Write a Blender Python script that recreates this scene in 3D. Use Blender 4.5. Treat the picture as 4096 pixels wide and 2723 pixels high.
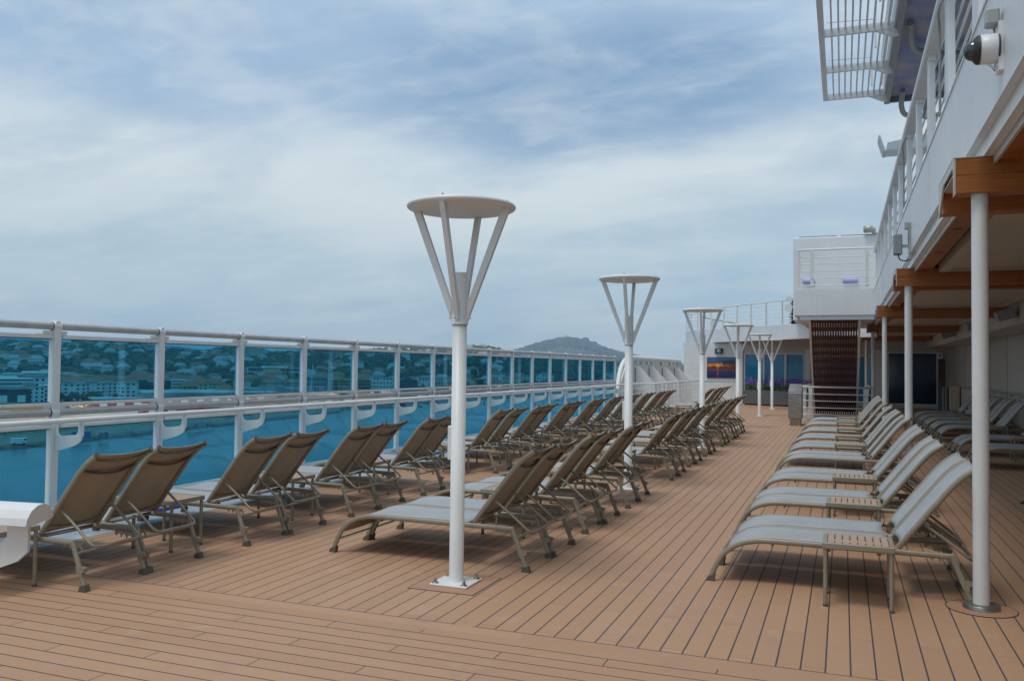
import bpy, math, random
from mathutils import Vector, Matrix
random.seed(7)
for o in list(bpy.data.objects): bpy.data.objects.remove(o)
scene = bpy.context.scene
COL = scene.collection
R = math.radians

# ------------------------------------------------------------------ camera
YAW, PIT, ROL, FPX = .369, .0301, .0123, 3424.5
CAM = Vector((0, 0, 1.65))
_f = Vector((-math.sin(YAW)*math.cos(PIT), math.cos(YAW)*math.cos(PIT), math.sin(PIT)))
_r = Vector((math.cos(YAW), math.sin(YAW), 0)); _u = _r.cross(_f)
_r2 = _r*math.cos(ROL)+_u*math.sin(ROL); _u2 = -_r*math.sin(ROL)+_u*math.cos(ROL)
cd = bpy.data.cameras.new('camera'); cam = bpy.data.objects.new('camera', cd); COL.objects.link(cam)
cd.sensor_width = 36; cd.lens = 36*FPX/4096; cd.clip_start = .05; cd.clip_end = 30000
m = Matrix((_r2, _u2, -_f)).transposed().to_4x4(); m.translation = CAM; cam.matrix_world = m
scene.camera = cam
def ray(x, y):
    return _f+_r2*((x-2048)/FPX)-_u2*((y-1361.5)/FPX)

# ------------------------------------------------------------------ world
SUN_EL, SUN_ROT = R(68), R(205)
w = bpy.data.worlds.new("World"); scene.world = w; w.use_nodes = True
nt = w.node_tree; nt.nodes.clear()
def N(nt, t, **k):
    n = nt.nodes.new(t)
    for a, b in k.items(): setattr(n, a, b)
    return n
def mth(nt, op, a, b=None, c=None):
    n = nt.nodes.new('ShaderNodeMath'); n.operation = op
    for i, v in enumerate((a, b, c)):
        if v is None: continue
        if hasattr(v, 'is_output'): nt.links.new(v, n.inputs[i])
        else: n.inputs[i].default_value = v
    return n.outputs[0]
def ramp(nt, fac, stops, interp='LINEAR'):
    n = nt.nodes.new('ShaderNodeValToRGB'); cr = n.color_ramp; cr.interpolation = interp
    while len(cr.elements) < len(stops): cr.elements.new(.5)
    for e, (p, c) in zip(cr.elements, stops): e.position = p; e.color = (c[0], c[1], c[2], 1)
    if fac is not None: nt.links.new(fac, n.inputs[0])
    return n.outputs[0]
def mixc(nt, fac, a, b, mode='MIX'):
    n = nt.nodes.new('ShaderNodeMix'); n.data_type = 'RGBA'; n.blend_type = mode
    for s, v in ((n.inputs[0], fac), (n.inputs[6], a), (n.inputs[7], b)):
        if hasattr(v, 'is_output'): nt.links.new(v, s)
        elif isinstance(v, (tuple, list)): s.default_value = (*v, 1)
        else: s.default_value = v
    return n.outputs[2]
tc = N(nt, 'ShaderNodeTexCoord'); sep = N(nt, 'ShaderNodeSeparateXYZ'); nt.links.new(tc.outputs['Generated'], sep.inputs[0])
X, Y, Z = sep.outputs
zz = mth(nt, 'MAXIMUM', Z, 0.0)
den = mth(nt, 'ADD', zz, .16)
cx = mth(nt, 'DIVIDE', X, den); cy = mth(nt, 'DIVIDE', Y, den)
cmb = N(nt, 'ShaderNodeCombineXYZ'); nt.links.new(cx, cmb.inputs[0]); nt.links.new(cy, cmb.inputs[1])
def wn(scale, detail, rough, off, sx=1., sy=1., dist=0.):
    mp = N(nt, 'ShaderNodeMapping'); mp.inputs['Location'].default_value = off
    mp.inputs['Scale'].default_value = (sx, sy, 1); nt.links.new(cmb.outputs[0], mp.inputs[0])
    n = N(nt, 'ShaderNodeTexNoise'); n.inputs['Scale'].default_value = scale; n.inputs['Detail'].default_value = detail
    n.inputs['Roughness'].default_value = rough; n.inputs['Distortion'].default_value = dist
    nt.links.new(mp.outputs[0], n.inputs['Vector']); return n.outputs['Fac']
n1 = wn(.75, 5, .55, (3.1, 1.7, 0), dist=.3)
n2 = wn(2.6, 8, .62, (9.1, 4.7, 2), .8, 1.3, .5)
n3 = wn(7.0, 7, .6, (1.1, 8.7, 5), .7, 1.4, .3)
e1 = mth(nt, 'MULTIPLY_ADD', mth(nt, 'SUBTRACT', n1, .5), .20, Z)
e2 = mth(nt, 'MULTIPLY_ADD', mth(nt, 'SUBTRACT', n2, .5), .085, e1)
# the left of the view carries a slightly lower, brighter bank of cloud
e3 = mth(nt, 'MULTIPLY_ADD', mth(nt, 'ADD', X, .35), -.02, e2)
base = ramp(nt, e3, [(0, (.60, .64, .63)), (.05, (.52, .575, .59)), (.085, (.40, .50, .56)), (.13, (.40, .495, .545)), (.17, (.50, .565, .585)),
                     (.215, (.56, .61, .62)), (.26, (.48, .555, .60)), (.31, (.35, .455, .575)), (.38, (.29, .40, .545)), (.5, (.40, .49, .59)), (.7, (.42, .5, .58)), (1, (.6, .66, .70))])
az = mth(nt, 'ARCTAN2', mth(nt, 'MULTIPLY', X, -1), Y)
def bank(a0, sa, z0, sz, w1=.5, w2=.28):
    da = mth(nt, 'DIVIDE', mth(nt, 'SUBTRACT', az, a0), sa); dz = mth(nt, 'DIVIDE', mth(nt, 'SUBTRACT', Z, z0), sz)
    d = mth(nt, 'ADD', mth(nt, 'MULTIPLY', da, da), mth(nt, 'MULTIPLY', dz, dz))
    v = mth(nt, 'SUBTRACT', 1, d); v = mth(nt, 'MULTIPLY_ADD', mth(nt, 'SUBTRACT', n1, .5), w1*4, v)
    v = mth(nt, 'MULTIPLY_ADD', mth(nt, 'SUBTRACT', n2, .5), w2*4, v)
    return ramp(nt, v, [(0, (0, 0, 0)), (.9, (1, 1, 1))], 'EASE')
c1_ = mixc(nt, mth(nt, 'MULTIPLY', bank(.28, .36, .315, .085), .9), base, (.165, .27, .42))
c1_ = mixc(nt, mth(nt, 'MULTIPLY', bank(.78, .25, .31, .07), .6), c1_, (.24, .35, .50))
c1_ = mixc(nt, mth(nt, 'MULTIPLY', bank(-.05, .16, .31, .07), .45), c1_, (.27, .37, .51))
bright = ramp(nt, n2, [(.50, (0, 0, 0)), (.78, (.45, .45, .45))])
c1_ = mixc(nt, bright, c1_, (.52, .58, .62))
wisp = ramp(nt, n3, [(.47, (0, 0, 0)), (.72, (.24, .24, .24))])
c2_ = mixc(nt, wisp, c1_, (.62, .655, .67))
dk = ramp(nt, wn(1.6, 7, .62, (5.5, 2.2, 7), .5, 1.7, .5), [(.48, (0, 0, 0)), (.72, (.48, .48, .48))])
c2_ = mixc(nt, dk, c2_, (.27, .375, .49))
mp_ = N(nt, 'ShaderNodeMapping'); mp_.inputs['Scale'].default_value = (1, 1, 2.3); nt.links.new(tc.outputs['Generated'], mp_.inputs[0])
nl = N(nt, 'ShaderNodeTexNoise'); nl.inputs['Scale'].default_value = 4.2; nl.inputs['Detail'].default_value = 9; nl.inputs['Roughness'].default_value = .58; nl.inputs['Distortion'].default_value = .35; nt.links.new(mp_.outputs[0], nl.inputs['Vector'])
c2_ = mixc(nt, ramp(nt, nl.outputs['Fac'], [(.50, (0, 0, 0)), (.70, (.55, .55, .55))]), c2_, (.245, .345, .475))
c2_ = mixc(nt, ramp(nt, nl.outputs['Fac'], [(.30, (.5, .5, .5)), (.47, (0, 0, 0))]), c2_, (.56, .60, .62))
sky = N(nt, 'ShaderNodeTexSky'); sky.sky_type = 'NISHITA'; sky.sun_disc = False; sky.sun_elevation = SUN_EL; sky.sun_rotation = SUN_ROT
sky.air_density = 1.2; sky.dust_density = 2.5
b1 = N(nt, 'ShaderNodeBackground'); b1.inputs[1].default_value = .06; nt.links.new(sky.outputs[0], b1.inputs[0])
b2 = N(nt, 'ShaderNodeBackground'); b2.inputs[1].default_value = 1.0; nt.links.new(c2_, b2.inputs[0])
ms = N(nt, 'ShaderNodeMixShader'); ms.inputs[0].default_value = .9
nt.links.new(b1.outputs[0], ms.inputs[1]); nt.links.new(b2.outputs[0], ms.inputs[2])
wo = N(nt, 'ShaderNodeOutputWorld'); nt.links.new(ms.outputs[0], wo.inputs[0])
# sun: soft, through overcast
sl = bpy.data.lights.new('sun', 'SUN'); sl.energy = 1.1; sl.angle = R(20); sl.color = (1, .95, .88)
so = bpy.data.objects.new('sun', sl); COL.objects.link(so)
sd = Vector((math.sin(SUN_ROT)*math.cos(SUN_EL), math.cos(SUN_ROT)*math.cos(SUN_EL), math.sin(SUN_EL)))
so.rotation_euler = sd.to_track_quat('Z', 'Y').to_euler(); so.location = (0, 0, 60)
vs = scene.view_settings; vs.view_transform = 'Standard'; vs.look = 'None'; vs.exposure = .5; vs.gamma = 1
scene.cycles.max_bounces = 8; scene.cycles.transparent_max_bounces = 16; scene.cycles.use_denoising = True
scene.cycles.volume_bounces = 1

# ------------------------------------------------------------------ materials
def mat(name, col, rough=.5, metal=0., var=.0, vscale=3., bump=0., bscale=40., spec=.5, col2=None, detail=4, stretch=(1, 1, 1), lo=.35, hi=.7):
    m = bpy.data.materials.new(name); m.use_nodes = True; t = m.node_tree; p = t.nodes['Principled BSDF']
    p.inputs['Base Color'].default_value = (*col, 1); p.inputs['Roughness'].default_value = rough; p.inputs['Metallic'].default_value = metal
    p.inputs['Specular IOR Level'].default_value = spec
    co = N(t, 'ShaderNodeTexCoord'); mp = N(t, 'ShaderNodeMapping'); mp.inputs['Scale'].default_value = stretch
    t.links.new(co.outputs['Object'], mp.inputs[0])
    if var or col2:
        n = N(t, 'ShaderNodeTexNoise'); n.inputs['Scale'].default_value = vscale; n.inputs['Detail'].default_value = detail
        t.links.new(mp.outputs[0], n.inputs['Vector'])
        c2 = col2 or tuple(max(0, c*(1-var)) for c in col)
        t.links.new(ramp(t, n.outputs['Fac'], [(lo, c2), (hi, col)]), p.inputs['Base Color'])
    if bump:
        n = N(t, 'ShaderNodeTexNoise'); n.inputs['Scale'].default_value = bscale; n.inputs['Detail'].default_value = 3
        t.links.new(mp.outputs[0], n.inputs['Vector']); b = N(t, 'ShaderNodeBump'); b.inputs['Strength'].default_value = bump
        b.inputs['Distance'].default_value = .01; t.links.new(n.outputs['Fac'], b.inputs['Height']); t.links.new(b.outputs[0], p.inputs['Normal'])
    return m
WHITE = mat('white_paint', (.76, .78, .77), .38, var=.10, vscale=2.2, bump=.05, bscale=14)
WHITE2 = mat('white_hull_paint', (.72, .75, .775), .42, var=.10, vscale=.9, bump=.10, bscale=3)
RAILM = mat('satin_metal_rail', (.50, .50, .50), .38, .35, var=.15, vscale=6)
TAUPE = mat('taupe_powder_coat', (.31, .275, .205), .42, .15, var=.12, vscale=9, bump=.04, bscale=120)
DTAUPE = mat('dark_taupe_plastic', (.12, .105, .08), .6, var=.2, vscale=20)
SLING = mat('skylit_mesh_sling', (.385, .405, .42), .75, var=.12, vscale=5, bump=.25, bscale=260)  # upper face of the cloth, cool sky light put into its grey
SLINGB = mat('shaded_sling_underside', (.365, .325, .255), .85, var=.15, vscale=6, bump=.2, bscale=260)  # same cloth from below, warm shade put into its brown
STEEL = mat('brushed_steel', (.42, .41, .37), .36, .85, var=.35, vscale=3.5, bump=.05, stretch=(1, 1, 6))
DARK = mat('dark_rubber', (.02, .02, .022), .5)
TEAK = mat('varnished_teak', (.40, .135, .024), .38, col2=(.26, .082, .013), vscale=9, stretch=(.5, .5, 9), detail=6, bump=.06, bscale=18)
DTEAK = mat('dark_stained_slats', (.13, .033, .016), .42, col2=(.055, .015, .008), vscale=8, stretch=(6, .6, .6), detail=5)
SLAT = mat('composite_slats', (.50, .345, .245), .6, var=.22, vscale=14, stretch=(1, 6, 1))
BEIGE = mat('beige_ceiling', (.52, .44, .34), .5, var=.08, vscale=1.2)
SHADEW = mat('ivory_wall_paint', (.52, .49, .43), .45, var=.08, vscale=1.5, bump=.06, bscale=4)
BLUE = mat('blue_waterway_paint', (.01, .02, .30), .45, var=.2)
GREY = mat('grey_planter', (.12, .125, .13), .55, var=.1)
GREYBOX = mat('grey_plastic', (.28, .31, .32), .5, var=.1)
BOXG = mat('soffit_blue_grey', (.34, .33, .38), .55, col2=(.15, .19, .46), vscale=1.1, lo=.4, hi=.62)
SPKR = mat('black_speaker', (.03, .03, .032), .55)
ALU = mat('aluminium_box', (.45, .46, .44), .4, .4, var=.15)
LBLUE = mat('pale_blue_diffuser', (.35, .40, .78), .35)
DOORBL = mat('brown_door', (.10, .035, .02), .4)
def glassm(name, tint, refl=.06, rough=.02):
    m = bpy.data.materials.new(name); m.use_nodes = True; t = m.node_tree; t.nodes.clear()
    tr = N(t, 'ShaderNodeBsdfTransparent'); tr.inputs[0].default_value = (*tint, 1)
    g = N(t, 'ShaderNodeBsdfGlossy'); g.inputs['Roughness'].default_value = rough; g.inputs['Color'].default_value = (.9, .95, 1, 1)
    fr = N(t, 'ShaderNodeFresnel'); fr.inputs[0].default_value = 1.45
    f2 = mth(t, 'MULTIPLY_ADD', fr.outputs[0], .22, refl*.1)
    mx = N(t, 'ShaderNodeMixShader'); t.links.new(f2, mx.inputs[0]); t.links.new(tr.outputs[0], mx.inputs[1]); t.links.new(g.outputs[0], mx.inputs[2])
    o = N(t, 'ShaderNodeOutputMaterial'); t.links.new(mx.outputs[0], o.inputs[0]); return m
def rusty(m, amt=.5, sc=14, lo=.66):
    t = m.node_tree; p = t.nodes['Principled BSDF']; l = p.inputs['Base Color'].links[0].from_socket
    co = N(t, 'ShaderNodeTexCoord'); n = N(t, 'ShaderNodeTexNoise'); n.inputs['Scale'].default_value = sc; n.inputs['Detail'].default_value = 5; t.links.new(co.outputs['Object'], n.inputs['Vector'])
    mp = N(t, 'ShaderNodeMapping'); mp.inputs['Scale'].default_value = (5, 5, .35); t.links.new(co.outputs['Object'], mp.inputs[0])
    n2q = N(t, 'ShaderNodeTexNoise'); n2q.inputs['Scale'].default_value = 2; n2q.inputs['Detail'].default_value = 5; t.links.new(mp.outputs[0], n2q.inputs['Vector'])
    c = mixc(t, ramp(t, n2q.outputs['Fac'], [(.55, (0, 0, 0)), (.75, (.22, .22, .22))]), l, (.50, .48, .43))
    t.links.new(mixc(t, ramp(t, n.outputs['Fac'], [(lo, (0, 0, 0)), (lo+.06, (amt, amt, amt))]), c, (.36, .22, .12)), p.inputs['Base Color'])
rusty(WHITE, .45, 16, .70); rusty(WHITE2, .35, 5, .72)
GLASS = glassm('teal_tinted_glass', (.35, .715, .855))
WIN = mat('blue_tinted_window', (.0, .20, .42), .06, spec=.5)
WIN2 = mat('dark_tinted_window', (.0, .025, .06), .08, spec=.5)
# world-position helper coordinate for materials
def geo_pos(t):
    g = N(t, 'ShaderNodeNewGeometry'); s = N(t, 'ShaderNodeSeparateXYZ'); t.links.new(g.outputs['Position'], s.inputs[0]); return s.outputs
# deck planks
def deck_material():
    m = bpy.data.materials.new('composite_deck_planks'); m.use_nodes = True; t = m.node_tree; p = t.nodes['Principled BSDF']
    x, y, z = geo_pos(t)
    P = .13; half = .0048
    def line(v, origin, pitch, hw):      # 1 on the caulk line
        a = mth(t, 'DIVIDE', mth(t, 'SUBTRACT', v, origin), pitch)
        fr = mth(t, 'FRACT', mth(t, 'ADD', a, 1000.5)); d = mth(t, 'ABSOLUTE', mth(t, 'SUBTRACT', fr, .5))
        return mth(t, 'LESS_THAN', d, hw/pitch), mth(t, 'FLOOR', mth(t, 'ADD', a, 1000))
    # lengthwise field
    left = mth(t, 'LESS_THAN', x, -2.25)
    org = mth(t, 'MULTIPLY_ADD', left, -2.331+2.169, -2.169)
    la, ia = line(x, org, P, half)
    inboard = mth(t, 'MULTIPLY', mth(t, 'GREATER_THAN', x, -2.331+.02), mth(t, 'LESS_THAN', x, -2.169-.02))
    la = mth(t, 'MULTIPLY', la, mth(t, 'SUBTRACT', 1, inboard))
    off = mth(t, 'MULTIPLY', mth(t, 'FRACT', mth(t, 'MULTIPLY', ia, .3334)), 1.9)
    ja, ka = line(mth(t, 'ADD', y, off), .16, 1.9, .0022)
    ja = mth(t, 'MULTIPLY', ja, .55)
    fa = mth(t, 'MAXIMUM', la, ja)
    # crosswise field near the camera
    lb, ib = line(y, 4.527, P*.975, half)
    off2 = mth(t, 'MULTIPLY', mth(t, 'FLOOR', mth(t, 'MULTIPLY', mth(t, 'FRACT', mth(t, 'DIVIDE', mth(t, 'ADD', ib, .5), 3)), 3)), -.6)
    jb, kb = line(mth(t, 'ADD', x, off2), -4.24, 1.8, .0035)
    edge = mth(t, 'LESS_THAN', mth(t, 'ABSOLUTE', mth(t, 'SUBTRACT', y, 5.03)), half)
    edge = mth(t, 'MULTIPLY', edge, mth(t, 'SUBTRACT', 1, inboard))
    belt = mth(t, 'GREATER_THAN', y, 4.86)
    fb = mth(t, 'MULTIPLY', mth(t, 'MAXIMUM', lb, jb), mth(t, 'SUBTRACT', 1, belt))
    near = mth(t, 'LESS_THAN', y, 5.03)
    lines = mth(t, 'MAXIMUM', mth(t, 'ADD', mth(t, 'MULTIPLY', fb, near), mth(t, 'MULTIPLY', fa, mth(t, 'SUBTRACT', 1, near))), edge)
    # expansion joint across the deck
    ej = mth(t, 'LESS_THAN', mth(t, 'ABSOLUTE', mth(t, 'SUBTRACT', y, 17.9)), .012)
    idv = mth(t, 'ADD', mth(t, 'MULTIPLY', near, mth(t, 'ADD', ib, mth(t, 'MULTIPLY', kb, 7.3))), mth(t, 'MULTIPLY', mth(t, 'SUBTRACT', 1, near), mth(t, 'ADD', ia, mth(t, 'MULTIPLY', ka, 5.1))))
    wnz = N(t, 'ShaderNodeTexWhiteNoise', noise_dimensions='1D'); t.links.new(idv, wnz.inputs['W'])
    g = N(t, 'ShaderNodeNewGeometry')
    no = N(t, 'ShaderNodeTexNoise'); no.inputs['Scale'].default_value = .9; no.inputs['Detail'].default_value = 6; no.inputs['Roughness'].default_value = .6; t.links.new(g.outputs['Position'], no.inputs['Vector'])
    nf = N(t, 'ShaderNodeTexNoise'); nf.inputs['Scale'].default_value = 55; nf.inputs['Detail'].default_value = 3; t.links.new(g.outputs['Position'], nf.inputs['Vector'])
    base = ramp(t, wnz.outputs['Value'], [(0, (.43, .247, .143)), (1, (.495, .297, .180))])
    base = mixc(t, mth(t, 'MULTIPLY', no.outputs['Fac'], .6), base, (.405, .262, .162))
    base = mixc(t, mth(t, 'MULTIPLY', nf.outputs['Fac'], .35), base, (.375, .215, .135))
    # a few scuffs
    sc = N(t, 'ShaderNodeTexNoise'); sc.inputs['Scale'].default_value = 3.3; sc.inputs['Detail'].default_value = 8; sc.inputs['Roughness'].default_value = .7; t.links.new(g.outputs['Position'], sc.inputs['Vector'])
    scm = ramp(t, sc.outputs['Fac'], [(.58, (0, 0, 0)), (.72, (.5, .5, .5))])
    base = mixc(t, scm, base, (.52, .37, .27))
    st_ = N(t, 'ShaderNodeTexNoise'); st_.inputs['Scale'].default_value = 1.7; st_.inputs['Detail'].default_value = 9; st_.inputs['Roughness'].default_value = .72; t.links.new(g.outputs['Position'], st_.inputs['Vector'])
    base = mixc(t, ramp(t, st_.outputs['Fac'], [(.56, (0, 0, 0)), (.74, (.45, .45, .45))]), base, (.30, .185, .125))
    base = mixc(t, ej, base, (.42, .33, .27))
    col = mixc(t, mth(t, 'MULTIPLY', lines, .93), base, (.035, .042, .058))
    t.links.new(col, p.inputs['Base Color']); p.inputs['Roughness'].default_value = .62; p.inputs['Specular IOR Level'].default_value = .35
    b = N(t, 'ShaderNodeBump'); b.inputs['Strength'].default_value = .25; b.inputs['Distance'].default_value = .004
    t.links.new(mth(t, 'SUBTRACT', mth(t, 'MULTIPLY', nf.outputs['Fac'], .3), lines), b.inputs['Height']); t.links.new(b.outputs[0], p.inputs['Normal'])
    return m
DECK = deck_material()
PLANK = mat('deck_patch_plank', (.425, .24, .145), .62, var=.1, vscale=4)
CAULK = mat('deck_caulk', (.035, .042, .058), .6)

# ------------------------------------------------------------------ mesh builder
class MB:
    def __init__(s): s.v = []; s.f = []; s.m = []; s.sm = []
    def add(s, vs, fs, mi=0, smooth=False):
        b = len(s.v); s.v += [tuple(v) for v in vs]
        for f in fs: s.f.append(tuple(b+i for i in f)); s.m.append(mi); s.sm.append(smooth)
        return s
    def box(s, x0, x1, y0, y1, z0, z1, mi=0):
        return s.add([(x, y, z) for z in (z0, z1) for x, y in ((x0, y0), (x1, y0), (x1, y1), (x0, y1))],
                     [(3, 2, 1, 0), (4, 5, 6, 7), (0, 1, 5, 4), (1, 2, 6, 5), (2, 3, 7, 6), (3, 0, 4, 7)], mi)
    def bev(s, x0, x1, y0, y1, z0, z1, b=.01, mi=0):      # box with chamfered edges
        def ring(z, i): return [(x0+i+b, y0+i, z), (x1-i-b, y0+i, z), (x1-i, y0+i+b, z), (x1-i, y1-i-b, z), (x1-i-b, y1-i, z), (x0+i+b, y1-i, z), (x0+i, y1-i-b, z), (x0+i, y0+i+b, z)]
        rs = [ring(z0, b*.7), ring(z0+b, 0), ring(z1-b, 0), ring(z1, b*.7)]
        vs = [p for r in rs for p in r]; fs = [tuple(range(7, -1, -1)), tuple(range(24, 32))]
        for k in range(3):
            for i in range(8): fs.append((k*8+i, k*8+(i+1) % 8, k*8+8+(i+1) % 8, k*8+8+i))
        return s.add(vs, fs, mi)
    def tube(s, pts, ru, rv=None, seg=10, up=None, caps=True, mi=0, radii=None, smooth=True, power=1.):
        rv = rv or ru; pts = [Vector(p) for p in pts]; n = len(pts); rings = []
        prevu = None
        for i, p in enumerate(pts):
            t = (pts[min(i+1, n-1)]-pts[max(i-1, 0)]).normalized()
            if up is not None: uu = Vector(up)
            elif prevu is not None: uu = prevu
            else: uu = Vector((0, 0, 1)) if abs(t.z) < .9 else Vector((1, 0, 0))
            uu = (uu-t*uu.dot(t)).normalized(); prevu = uu; vv = t.cross(uu)
            if 0 < i < n-1:      # mitre scale
                a = (pts[i]-pts[i-1]).normalized(); c = a.dot(t); ms_ = 1/max(.5, c)
            else: ms_ = 1
            k = radii[i] if radii else 1
            bend = None
            if 0 < i < n-1:
                d = (pts[i+1]-pts[i]).normalized()-(pts[i]-pts[i-1]).normalized()
                if d.length > 1e-4: bend = d.normalized()
            ring = []
            for q in range(seg):
                a = 2*math.pi*q/seg; ca, sa = math.cos(a), math.sin(a)
                ca = math.copysign(abs(ca)**power, ca); sa = math.copysign(abs(sa)**power, sa)
                o = uu*(ca*ru*k)+vv*(sa*rv*k)
                if bend is not None: o = o+bend*(o.dot(bend)*(ms_-1))
                ring.append(p+o)
            rings.append(ring)
        vs = [v for r in rings for v in r]; fs = []
        for i in range(n-1):
            for q in range(seg): fs.append((i*seg+q, i*seg+(q+1) % seg, (i+1)*seg+(q+1) % seg, (i+1)*seg+q))
        s.add(vs, fs, mi, smooth)
        if caps: s.add([v for v in rings[0]]+[v for v in rings[-1]], [tuple(range(seg-1, -1, -1)), tuple(range(seg, 2*seg))], mi)
        return s
    def cyl(s, p0, p1, r0, r1=None, seg=20, mi=0):
        r1 = r0 if r1 is None else r1
        return s.tube([p0, p1], 1, 1, seg, mi=mi, radii=[r0, r1])
    def lathe(s, prof, seg=32, cx=0, cy=0, mi=0, smooth=True):
        vs = []; fs = []; n = len(prof)
        for r, z in prof:
            for q in range(seg): a = 2*math.pi*q/seg; vs.append((cx+r*math.cos(a), cy+r*math.sin(a), z))
        for i in range(n-1):
            for q in range(seg): fs.append((i*seg+q, i*seg+(q+1) % seg, (i+1)*seg+(q+1) % seg, (i+1)*seg+q))
        return s.add(vs, fs, mi, smooth)
    def prism(s, poly, ax, t0, t1, mi=0):      # poly in the plane normal to axis ax
        def P(a, b, t): return {'x': (t, a, b), 'y': (a, t, b), 'z': (a, b, t)}[ax]
        n = len(poly); vs = [P(a, b, t0) for a, b in poly]+[P(a, b, t1) for a, b in poly]
        fs = [tuple(range(n)), tuple(range(2*n-1, n-1, -1))]+[(i, i+n, (i+1) % n+n, (i+1) % n) for i in range(n)]
        return s.add(vs, fs, mi)
    def hexa(s, c8, mi=0):
        return s.add(c8, [(3, 2, 1, 0), (4, 5, 6, 7), (0, 1, 5, 4), (1, 2, 6, 5), (2, 3, 7, 6), (3, 0, 4, 7)], mi)
    def build(s, name, mats, parent=None, recalc=True):
        me = bpy.data.meshes.new(name); me.from_pydata(s.v, [], s.f)
        for mm in (mats if isinstance(mats, (list, tuple)) else [mats]): me.materials.append(mm)
        me.polygons.foreach_set('material_index', s.m); me.polygons.foreach_set('use_smooth', s.sm)
        if recalc:
            import bmesh
            bm = bmesh.new(); bm.from_mesh(me); bmesh.ops.recalc_face_normals(bm, faces=bm.faces); bm.to_mesh(me); bm.free()
        me.update()
        o = bpy.data.objects.new(name, me); COL.objects.link(o)
        if parent is not None: o.parent = parent
        return o
def smooth_path(pts, n=3):
    pts = [Vector(p) for p in pts]; out = []
    for i in range(len(pts)-1):
        p0 = pts[max(i-1, 0)]; p1 = pts[i]; p2 = pts[i+1]; p3 = pts[min(i+2, len(pts)-1)]
        for k in range(n):
            t = k/n
            out.append(.5*((2*p1)+(-p0+p2)*t+(2*p0-5*p1+4*p2-p3)*t*t+(-p0+3*p1-3*p2+p3)*t**3))
    out.append(pts[-1]); return out
def tag(o, label=None, cat=None, group=None, kind=None):
    if label: o['label'] = label
    if cat: o['category'] = cat
    if group: o['group'] = group
    if kind: o['kind'] = kind
    return o
def empty(name, loc=(0, 0, 0), rz=0):
    o = bpy.data.objects.new(name, None); COL.objects.link(o); o.location = loc; o.rotation_euler = (0, 0, rz); o.empty_display_size = .1
    return o
def copy_tree(o, parent=None):
    c = o.copy(); COL.objects.link(c); c.parent = parent
    for ch in KIDS.get(o.name, []): copy_tree(ch, c)
    return c
KIDS = {}
def index_kids():
    KIDS.clear()
    for o in bpy.data.objects:
        if o.parent: KIDS.setdefault(o.parent.name, []).append(o)
ORD = ['first', 'second', 'third', 'fourth', 'fifth', 'sixth', 'seventh', 'eighth', 'ninth', 'tenth', 'eleventh', 'twelfth', 'thirteenth', 'fourteenth', 'fifteenth', 'sixteenth', 'seventeenth', 'eighteenth', 'nineteenth', 'twentieth']

exec_parts = []
# ================================================================== SETTING
def struct(o): o['kind'] = 'structure'; return o
# deck
XD0, XD1 = -6.62, 4.5
struct(MB().box(XD0, 9, -6, 48, -.12, 0).build('deck', DECK))
struct(MB().box(-7.6, XD0, -6, 34, -.12, -.006, 0).build('deck_margin', mat('white_waterway', (.62, .63, .64), .5, var=.25, vscale=4, bump=.2, bscale=30)))
b_ = MB()
for i in range(-6, 20):
    y = 4.871+1.393*i
    b_.box(-7.40, -7.04, y-.2, y+.2, -.005, .012)
struct(b_.build('blue_deck_paint', BLUE))
struct(MB().box(-7.6, 9, -6, 60, -29.5, -.125).build('ship_hull', WHITE2))
# deck patches round lamp bases and pole rings
LAMPX = -2.741; LAMPY = [5.974, 11.54, 18.13, 24.66, 31.33, 37.04]
POLEX = .9027; POLEY = [6.81, 13.85, 21.62, 29.91, 38.43]
b_ = MB()
for y in LAMPY:
    x0, x1, y0, y1 = LAMPX-.262, LAMPX+.255, y-.272, y+.272
    b_.box(x0-.009, x1+.009, y0-.009, y1+.009, .0005, .0022, 1); b_.box(x0, x1, y0, y1, .0024, .003, 0)
struct(b_.build('deck_patch', [PLANK, CAULK]))
b_ = MB()
for y in POLEY:
    b_.lathe([(.226, .0045), (.226, .0005)], 40, POLEX, y, 1); b_.lathe([(.001, .0028), (.226, .0028)], 40, POLEX, y, 1); b_.lathe([(.001, .0044), (.220, .0044)], 40, POLEX, y, 0)
struct(b_.build('deck_ring', [PLANK, CAULK]))
SEA_Z = -28.

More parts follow.
